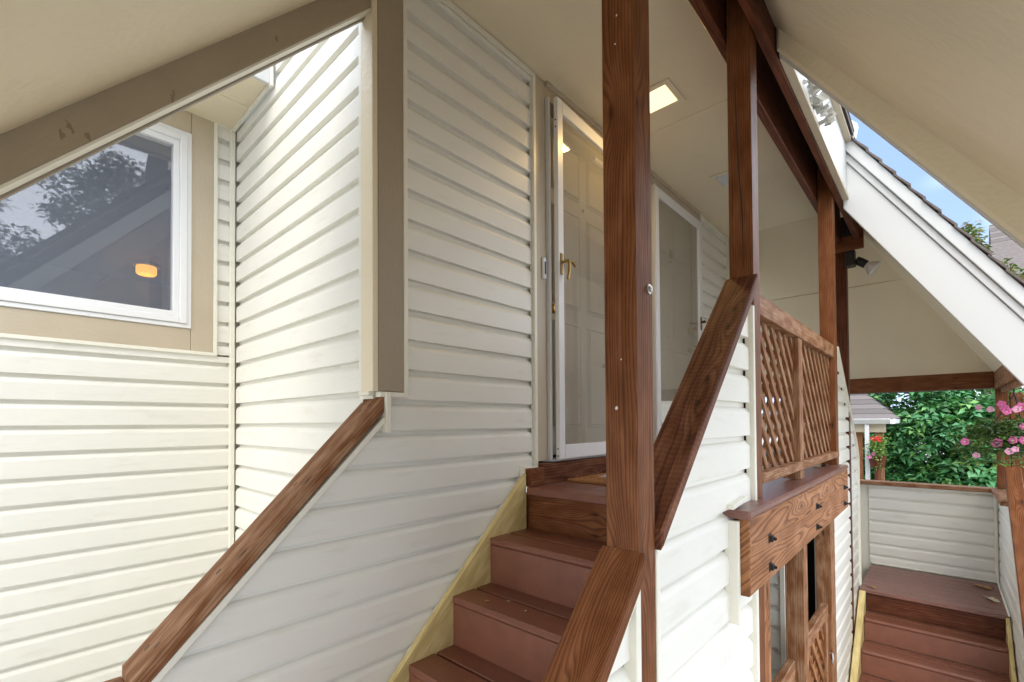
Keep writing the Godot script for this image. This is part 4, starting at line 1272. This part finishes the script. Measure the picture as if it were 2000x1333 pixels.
func beyond() -> void:
	# stair shelter of the next unit
	var t := thing("next_shelter", "small shingled shelter with white gutter and timber posts beyond the far landing", "shelter")
	for k in 9:
		var h := k * .085
		var b := MB.new()
		var a0 := h + .02
		var a1 := h + .115
		var yb := .018 + a0 * .95
		var yt := .018 + a1 * .95 - .012
		b.quad(Vector3(9.42 + a0, yb + EYE, -2.6 + a0), Vector3(9.42 + a0, yb + EYE, -.50 - a0), Vector3(9.42 + a1, yt + EYE, -.50 - a1), Vector3(9.42 + a1, yt + EYE, -2.6 + a1), Vector2(0, 0), Vector2(2, 0), Vector2(2, .13), Vector2(0, .13), Vector3(-1, 1, 0))
		b.quad(Vector3(9.42 + a0, yb + EYE, -2.6 + a0), Vector3(9.42 + a0, yb + EYE, -.50 - a0), Vector3(9.42 + a0, yb - .014 + EYE, -.50 - a0), Vector3(9.42 + a0, yb - .014 + EYE, -2.6 + a0), Vector2(0, 0), Vector2(2, 0), Vector2(2, .02), Vector2(0, .02), Vector3(-1, 0, 0))
		b.quad(Vector3(9.42 + a0, yb + EYE, -.50 - a0), Vector3(12.5 - a0, yb + EYE, -.50 - a0), Vector3(12.5 - a1, yt + EYE, -.50 - a1), Vector3(9.42 + a1, yt + EYE, -.50 - a1), Vector2(0, 0), Vector2(3, 0), Vector2(3, .13), Vector2(0, .13), Vector3(0, 1, 1))
		obj("shingle_course", b, mt.shingle_pale if k % 2 == 0 else mt.shingle_dark, t)
	obj("gutter", slab(MB.new(), pts([-9.43, -.055, -9.36, .018, -9.36, .03, -9.47, .03, -9.47, -.03]), .55, 2.6, Transform3D(Basis(Vector3.LEFT, Vector3.UP, Vector3.FORWARD), Vector3(0, EYE, 0)), Vector2(1, 0), .002), mt.white, t)
	obj("gutter", bx(9.36, -.055, -.60, 12.4, .028, -.53, Vector2(1, 0), .012), mt.white, t)
	obj("frieze_board", bz(9.52, -.19, -2.6, 9.56, -.057, -.66), mt.tan, t)
	obj("downspout", bx(9.46, -2.9, -.925, 9.51, -.06, -.868), mt.white, t)
	for k in 5:
		obj("panel_board", bx(9.60, -2.9, -1.30 + k * .068, 9.62, -.19, -1.30 + k * .068 + .062), mt.beam, t)
	for k in 2:
		obj("post_board", bx(9.60, -2.9, -.812 + k * .062, 9.66, -.17, -.812 + k * .062 + .058), mt.rail, t)
	done(t)
	var r := RandomNumberGenerator.new()
	r.seed = 15
	var fl := thing("red_flowers", "red and magenta flowers with bright leaves beside the shelter downspout", "flowers")
	var pl := []
	for i in 90: pl.append(Vector3(9.35 + r.randfn() * .07, EYE - .42 + r.randfn() * .10, -.745 + r.randfn() * .055))
	scatter("foliage", fl, leaf_cluster(6, .06, .035, .8, 6), pl, [Vector3(.16, .30, .05), Vector3(.24, .36, .08), Vector3(.10, .22, .04)], r, .7, 1.1)
	var pot := Vector3(9.36, EYE - .62, -.76)
	obj("pot", lathe(MB.new(), [Vector2(0, -.12), Vector2(.09, -.12), Vector2(.12, .06), Vector2(.11, .06), Vector2(0, .03)], Transform3D(Basis(), pot), 14), mt.dark, fl)
	obj("stand", tube(MB.new(), [pot + Vector3(0, -.12, 0), Vector3(pot.x, .02, pot.z)], .04, 10), mt.dark, fl)
	for i in 8:
		var m: Material = mt.red if i < 6 else mt.pink
		var at := Vector3(9.24, EYE - .27 + r.randfn() * .045, -.74 + r.randfn() * .05) if i < 6 else Vector3(9.24, EYE - .52 + r.randfn() * .03, -.815 + r.randfn() * .02)
		petunia(fl, at, Vector3(-1, .2, r.randf_range(-.3, .3)), .029, m, r)
	done_mixed(fl, Vector3(pot.x, 0, pot.z))
	# trees
	var big := leaf_cluster(6, .15, .062, .75, 1)
	var greens := [Vector3(.065, .24, .085), Vector3(.10, .32, .12), Vector3(.15, .40, .17), Vector3(.055, .17, .055), Vector3(.18, .38, .10)]
	tree("broadleaf_tree", "dense green broadleaf tree filling the opening beyond the far landing", Vector3(11.5, 0, -.2), [[Vector3(11.2, 2.0, -.9), Vector3(.8, 1.0, .8), 1.0], [Vector3(11.0, 2.5, -.1), Vector3(.8, 1.0, .8), 1.0], [Vector3(11.2, 2.7, .8), Vector3(.9, .9, .7), 1.0], [Vector3(10.9, 1.7, .5), Vector3(.8, .9, .8), 1.0], [Vector3(11.7, 3.5, -.4), Vector3(1.1, .9, 1.1), 1.2], [Vector3(11.9, 2.0, -1.9), Vector3(.9, 1.2, .8), .8]], 900, -.28, big, greens, 31, .10)
	tree("maple_tree", "sparse yellowing treetop rising behind the far shingle edge", Vector3(14.6, 0, 1.0), [[Vector3(14.2, EYE + 3.3, .42), Vector3(.7, .95, .34), .7], [Vector3(14.4, EYE + 2.6, .95), Vector3(.8, .75, .45), .8], [Vector3(14.0, EYE + 2.0, 1.35), Vector3(.7, .95, .5), 1.0]], 420, -.12, leaf_cluster(6, .14, .06, .8, 2), [Vector3(.16, .21, .06), Vector3(.10, .17, .05), Vector3(.22, .20, .07), Vector3(.20, .14, .06)], 32, .10)
	tree("pine_tree", "green tree tip just above the far shingle edge by the flashing", Vector3(16.2, 0, -1.5), [[Vector3(16.2, EYE + 6.2, -1.5), Vector3(.5, 1.25, .34), 1.0]], 420, -.3, leaf_cluster(8, .12, .02, .9, 3), [Vector3(.08, .17, .05), Vector3(.12, .22, .07)], 33, .12)
	var oak := leaf_cluster(5, .17, .07, .8, 5)
	var og := [Vector3(.035, .07, .025), Vector3(.055, .10, .035), Vector3(.025, .05, .02), Vector3(.08, .10, .04)]
	tree("oak_tree", "spreading oak reflected in the large window", Vector3(1.5, 0, 9.5), [[Vector3(.2, EYE + 3.1, 8.6), Vector3(1.6, 1.3, 1.1), 1.0], [Vector3(1.9, EYE + 5.2, 8.4), Vector3(1.3, 1.4, 1.1), 1.2], [Vector3(-.8, EYE + 4.9, 8.8), Vector3(.8, .8, .9), .35], [Vector3(3.4, EYE + 6.4, 8.6), Vector3(.9, .9, .9), .5], [Vector3(2.6, EYE + 3.6, 9.0), Vector3(1.2, 1.0, 1.0), .9]], 900, -.10, oak, og, 34, .16)
	# houses
	var h := thing("gabled_house", "distant house with a brown shingle roof and white gable, above the tree line", "house")
	siding(h, pts([26.8, -3, 32.2, -3, 32.2, 5.2, 29.5, 8.25, 26.8, 5.2]), xzn(1.86), 0.0, mt.vinyl, .3)
	wall_core(h, pts([26.8, -3, 32.2, -3, 32.2, 5.2, 29.5, 8.25, 26.8, 5.2]), xzn(1.88), 8.0, mt.trim)
	obj("rake_board", slab(MB.new(), pts([26.5, 4.86, 29.5, 8.25, 29.5, 8.5, 26.4, 5.0]), -1.83, -1.72, xzn(), Vector2(1, 1), .01), mt.white, h)
	for k in 22:
		var x := 29.5 - k * .145
		var y := 8.52 - k * .1645
		obj("shingle_course", slab(MB.new(), pts([x - .16, y - .1815 + .02, x, y, x, y + .02, x - .16, y - .1815 + .055]), 1.68, 10.0, xz(), Vector2(1, 1), .002), mt.shingle_pale if k % 2 == 0 else mt.shingle_dark, h)
	obj("roof_slope", slab(MB.new(), pts([29.5, 8.5, 32.6, 4.9, 32.6, 5.0, 29.5, 8.6]), 1.68, 10.0, xz(), Vector2(1, -1), .002), mt.shingle_pale, h)
	done(h)
	var w := thing("white_house", "pale clapboard house partly hidden behind the broadleaf tree", "house")
	siding(w, rect(.95, -2.95, 5.6, 2.6), zx(15.8), 0.02, mt.vinyl, .16)
	wall_core(w, rect(.93, -2.98, 5.62, 2.6), zx(15.81), 5.0, mt.trim)
	obj("corner_trim", bz(15.76, -2.95, .93, 15.82, 2.6, 1.02), mt.white, w)
	obj("roof_slope", slab(MB.new(), pts([-15.5, 2.5, -15.5, 2.6, -18.3, 4.8, -20.8, 2.6, -20.8, 2.5]), -5.9, -.7, Transform3D(Basis(Vector3.LEFT, Vector3.UP, Vector3.FORWARD), Vector3(0, EYE, 0)), Vector2(1, 0), .002), mt.shingle, w)
	done(w)
